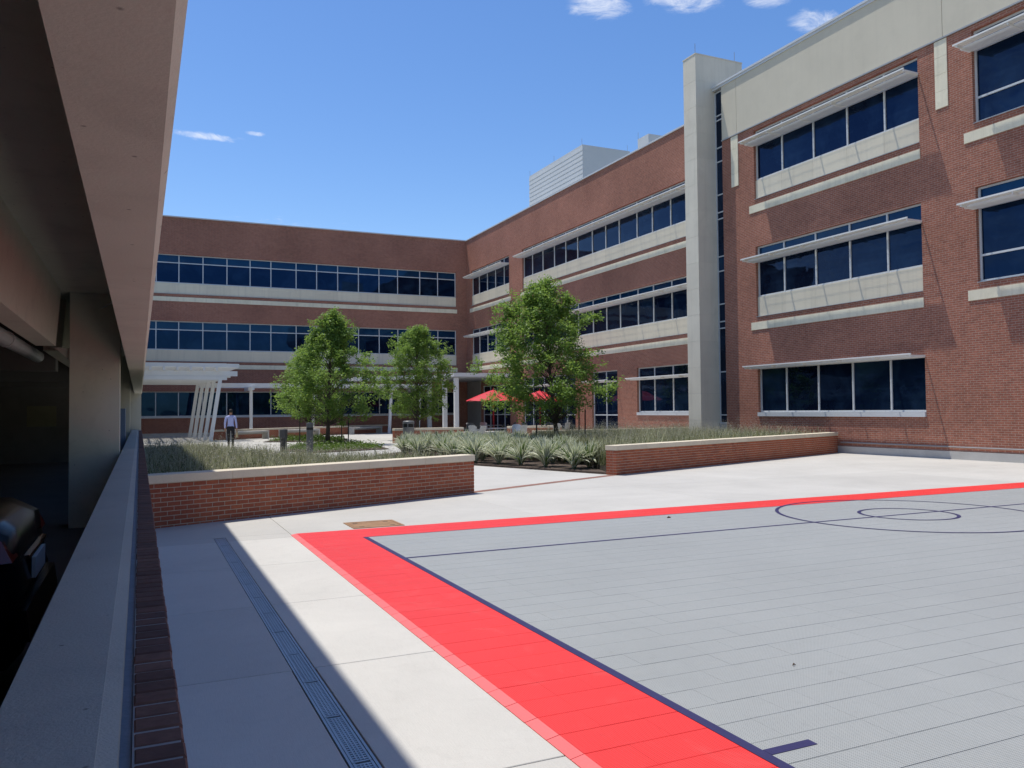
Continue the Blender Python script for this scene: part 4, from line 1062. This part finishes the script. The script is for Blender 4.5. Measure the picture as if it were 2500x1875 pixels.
grass('ornamental_grass', LB, 7500, .20, .50, .35, 'wispy ornamental grass filling the left planter', gr, .5)
grass('ornamental_grass', RB, 11000, .42, .78, .15, 'wispy ornamental grass filling the right planter', gr, .5)
SB = [(12.3, 25.6), (14.8, 30.1), (14.0, 31.6), (11.0, 32.0), (9.2, 30.2)]
grass('ornamental_grass', SB, 1600, .35, .65, .05, 'airy grass growing behind the striped plants', gr, .8)

# striped strap-leaf plants
def flax_mesh(R_, n, h):
    m = MB()
    for i in range(n):
        a = i * 2.39996 + R_.uniform(-.3, .3); lean = R_.uniform(.12, 1.0); ln = h * R_.uniform(.8, 1.15); w = .026 * R_.uniform(.8, 1.25)
        dx, dy = math.cos(a), math.sin(a); seg = 6; el = math.pi / 2 - lean * .55; p = V3(dx * .04, dy * .04, 0); bend = lean * R_.uniform(1.0, 1.9) / seg
        k = len(m.v)
        for s in range(seg + 1):
            t_ = s / seg; ww = w * (.55 + 1.2 * t_) * (1 - t_ ** 3) if t_ < 1 else .001
            sd = V3(-dy, dx, 0); up = V3(-math.sin(el) * dx, -math.sin(el) * dy, math.cos(el))
            m.v += [p - sd * ww + up * ww * .35, p - sd * ww * .32, p + sd * ww * .32, p + sd * ww + up * ww * .35]
            p = p + V3(math.cos(el) * dx, math.cos(el) * dy, math.sin(el)) * (ln / seg); el -= bend
        for s in range(seg):
            b = k + s * 4
            for j in range(3):
                m.f.append((b + j, b + j + 1, b + j + 5, b + j + 4)); m.mi.append(1 if (j == 1 or i % 9 == 0) else 0)
    return m
fr_ = random.Random(5)
fms = [flax_mesh(fr_, 110, .70).mesh('strap_leaves', ['flax_cream', 'flax_green']) for _ in range(5)]
def proj(x, y, z):
    d = Vector((x, y, z - 1.6)); dp = d.dot(f); return 1250 + 1985 * d.dot(rr) / dp, 937.5 - 1985 * d.dot(uu) / dp
spots = []
front = [(8.55, 27.9), (9.15, 27.5), (9.75, 27.3), (10.3, 26.6), (9.35, 22.55), (9.72, 21.65), (10.0, 20.75), (10.3, 19.8), (10.6, 18.75), (11.15, 18.9), (9.3, 24.2), (9.9, 23.3), (10.5, 22.2), (10.9, 21.0), (11.3, 20.2), (9.2, 25.6), (9.9, 25.0), (10.6, 24.2), (11.2, 23.0), (11.6, 21.9), (8.6, 26.5), (10.2, 28.2), (9.4, 28.9)]
spots += front
x_ = 0
while len(spots) < 78:
    x, y = rand_in([(8.8, 26), (11.6, 21), (12.6, 26), (13.8, 29.5), (11.5, 31), (9, 29.8)], fr_)
    if all((x - a) ** 2 + (y - b) ** 2 > .36 for a, b in spots): spots.append((x, y))
    x_ += 1
    if x_ > 5000: break
spots.sort(key=lambda q: q[1])
named = ['striped strap-leaf plant at the near right corner of the mulch bed', 'striped strap-leaf plant tucked against the right planter wall end', 'second front-row striped plant from the right planter wall',
         'third front-row striped plant from the right planter wall', 'fourth front-row striped plant from the right planter wall', 'front-row striped plant beside the end of the left planter wall']
order = [(10.6, 18.75), (11.15, 18.9), (10.3, 19.8), (10.0, 20.75), (9.72, 21.65), (9.35, 22.55)]
for x, y in spots:
    s = fr_.uniform(.85, 1.15)
    if (x, y) in order: lab, grp = named[order.index((x, y))], 'front row of striped plants'; s = fr_.uniform(1.02, 1.18)
    elif y < 24.5: lab, grp = 'striped strap-leaf plant in the second row, behind the front row along the path', 'second row of striped plants'
    elif x < 10.4: lab, grp = 'striped strap-leaf plant in the group showing over the left planter wall end', 'striped plants over the wall end'
    else: lab, grp = 'striped strap-leaf plant deep in the bed around the big tree trunk', 'striped plants around the big tree'
    if (x, y) in order or (y < 24.5 and x < 10.2): x -= .24
    r = thing('strap_leaf_plant', (x, y, .05), lab, 'plant', grp, rz=fr_.uniform(0, 6.28))
    o = bpy.data.objects.new('strap_leaves', fr_.choice(fms)); COL.objects.link(o); o.parent = r; o.scale = (s, s, s * fr_.uniform(.9, 1.1)); o['kind'] = 'stuff'

# ground cover beds
cr = random.Random(21)
def cover(poly, n, label, label2):
    bed('mulch_bed', poly, .04, 'mulch', label2)
    m = MB()
    cx = sum(p[0] for p in poly) / len(poly); cy = sum(p[1] for p in poly) / len(poly)
    P2 = [(cx + (x - cx) * .93, cy + (y - cy) * .93) for x, y in poly]
    for _ in range(n):
        x, y = rand_in(P2, cr); z = .05 + abs(cr.gauss(0, .10)); e = cr.uniform(.03, .065); k = len(m.v); c = V3(x, y, min(z, .3))
        d1 = V3(cr.gauss(0, 1), cr.gauss(0, 1), cr.gauss(0, .5)).normalized() * e; d2 = V3(cr.gauss(0, 1), cr.gauss(0, 1), cr.gauss(0, .5)).normalized() * e * .6
        m.v += [c - d1, c + d2, c + d1, c - d2]; m.f.append((k, k + 1, k + 2, k + 3)); m.mi.append(0)
    m.build('ground_cover', 'cover', kind='stuff', label=label)
BED1 = [(5.3, 34.5), (6.0, 31.7), (9.5, 33.2), (9.9, 36.5), (9.4, 40.2), (8.3, 41.2), (6.6, 38.5)]
BED2 = [(6.0, 44.9), (9.9, 42.9), (11.0, 47), (9.8, 51.0), (8.0, 50.0)]
cover(BED1, 5200, 'low green ground cover round the front left tree', 'mulch under the front left tree')
cover(BED2, 4200, 'low green ground cover in the bed farther back on the left', 'mulch of the bed farther back on the left')

# trees
def tree(loc, H, zlow, prof, label, seed, nl=15000, trunk_r=.09, lean=(0, 0), leaf=.115, ntip=120, shift=0.):
    R_ = random.Random(seed); bx, by, bz = loc
    r = thing('tree', loc, label, 'tree', 'young trees in the courtyard'); ORG[r.name] = Vector()
    def rad(t_):
        for (a, ra), (b, rb) in zip(prof, prof[1:]):
            if a <= t_ <= b: return ra + (rb - ra) * (t_ - a) / (b - a)
        return 0
    tr = MB(); pts = []
    for i in range(9):
        t_ = i / 8; pts.append(V3(lean[0] * t_ + math.sin(t_ * 5 + seed) * .06 * t_, lean[1] * t_ + math.cos(t_ * 4 + seed) * .06 * t_, H * .93 * t_))
    tr.tube(pts, [trunk_r * (1.25 if i == 0 else 1) * (1 - .85 * i / 8) + .008 for i in range(9)], 10)
    tk = tr.build('trunk', 'bark', r, smooth=True)
    def tpos(z):
        q = max(0, min(.999, z / (H * .93))) * 8; i = int(q); return pts[i].lerp(pts[i + 1], q - i)
    tips = []
    for i in range(ntip):
        t_ = (i + R_.random()) / ntip; t_ = t_ ** .9
        z = zlow + (H - zlow) * t_; a = i * 2.39996 + R_.uniform(-.5, .5)
        rr_ = rad(t_) * (math.sqrt(R_.uniform(.12, 1.0))) * (1 + .16 * math.sin(a * 2 + seed) + .12 * math.sin(a * 3 + t_ * 9 + seed))
        ax = tpos(z); tip = V3(ax.x + shift * (1 - t_) + rr_ * math.cos(a), ax.y + rr_ * math.sin(a), z); tips.append((tip, rr_))
    br = MB()
    for tip, rr_ in tips:
        z0_ = max(zlow * .75, tip.z - rr_ * .75 - .15); s = tpos(z0_); mid = s.lerp(tip, .5) + V3(0, 0, .05 + R_.uniform(-.06, .1))
        br.tube([s, mid, tip], [.010 + .008 * rr_, .008, .003], 5, cap=False)
    br.build('limbs', 'bark', r, kind='stuff')
    cw = MB(); per = nl // len(tips)
    for tip, rr_ in tips:
        sg = .17 + .09 * R_.random(); cnt_ = int(per * R_.uniform(.55, 1.45)); out_ = V3(tip.x, tip.y, 0)
        out_ = out_.normalized() if out_.length > .01 else V3(1, 0, 0)
        sub = [tip + V3(R_.gauss(0, sg), R_.gauss(0, sg), R_.gauss(0, sg * .75)) for _ in range(7)]
        for _ in range(cnt_):
            c = R_.choice(sub) + V3(R_.gauss(0, .10), R_.gauss(0, .10), R_.gauss(0, .085)); e = leaf * R_.uniform(.6, 1.2)
            d1 = (out_ * .7 + V3(R_.gauss(0, .8), R_.gauss(0, .8), R_.gauss(-.15, .55))).normalized() * e
            nn_ = V3(R_.gauss(0, .6), R_.gauss(0, .6), 1).normalized(); d2 = d1.cross(nn_).normalized() * e * .33; k = len(cw.v)
            cw.v += [c, c + d1 * .5 + d2, c + d1, c + d1 * .5 - d2]; cw.f.append((k, k + 1, k + 2, k + 3)); cw.mi.append(0)
    cw.build('crown', 'leaf', r, kind='stuff')
    return r
P1 = [(0, .9), (.1, 1.9), (.25, 2.25), (.45, 1.95), (.6, 1.6), (.75, 1.0), (.9, .5), (1, .12)]
P2 = [(0, .8), (.15, 1.9), (.35, 2.05), (.6, 1.8), (.8, 1.25), (.93, .6), (1, .2)]
P3 = [(0, .6), (.1, 2.0), (.25, 2.5), (.42, 2.2), (.55, 1.65), (.75, 1.55), (.9, .85), (1, .2)]
tree((8.25, 39.4, 0), 6.25, 1.25, P1, 'bright leafy young tree on the left in the front round bed', 3, 34000, .10, (.2, 0))
tree((8.75, 46.9, 0), 5.2, 1.3, [(q, w_ * .75) for q, w_ in P1], 'smaller young tree half hidden behind the left tree', 8, 13000, .07)
tree((14.35, 44.2, 0), 6.2, 1.35, P2, 'rounded young tree in the middle behind the bin', 14, 27000, .09)
tree((13.75, 26.0, 0), 6.0, 1.45, P3, 'largest leafy tree rising from the striped plants before the right wing', 23, 42000, .085, (-.62, 0), ntip=125, shift=-.45, leaf=.10)
def stake(x, y, h, label, zb=.05):
    m = MB(); m.tube([(x, y, zb), (x + .02, y, h)], .028, 6); m.build('tree_stake', 'stake', org=(x, y, zb), label=label, category='stake', group='tree stakes')
stake(12.95, 26.2, 1.55, 'dark tree stake left of the largest trunk'); stake(14.75, 26.3, 1.75, 'dark tree stake right of the largest trunk, left one of a pair'); stake(14.95, 26.2, 1.6, 'dark tree stake right of the largest trunk, right one of a pair')
stake(9.35, 39.8, 1.5, 'thin tree stake right of the left tree trunk'); stake(7.1, 40.4, 1.4, 'thin tree stake left of the left tree trunk'); stake(9.35, 41.3, 1.5, 'thin tree stake behind the left tree trunk')
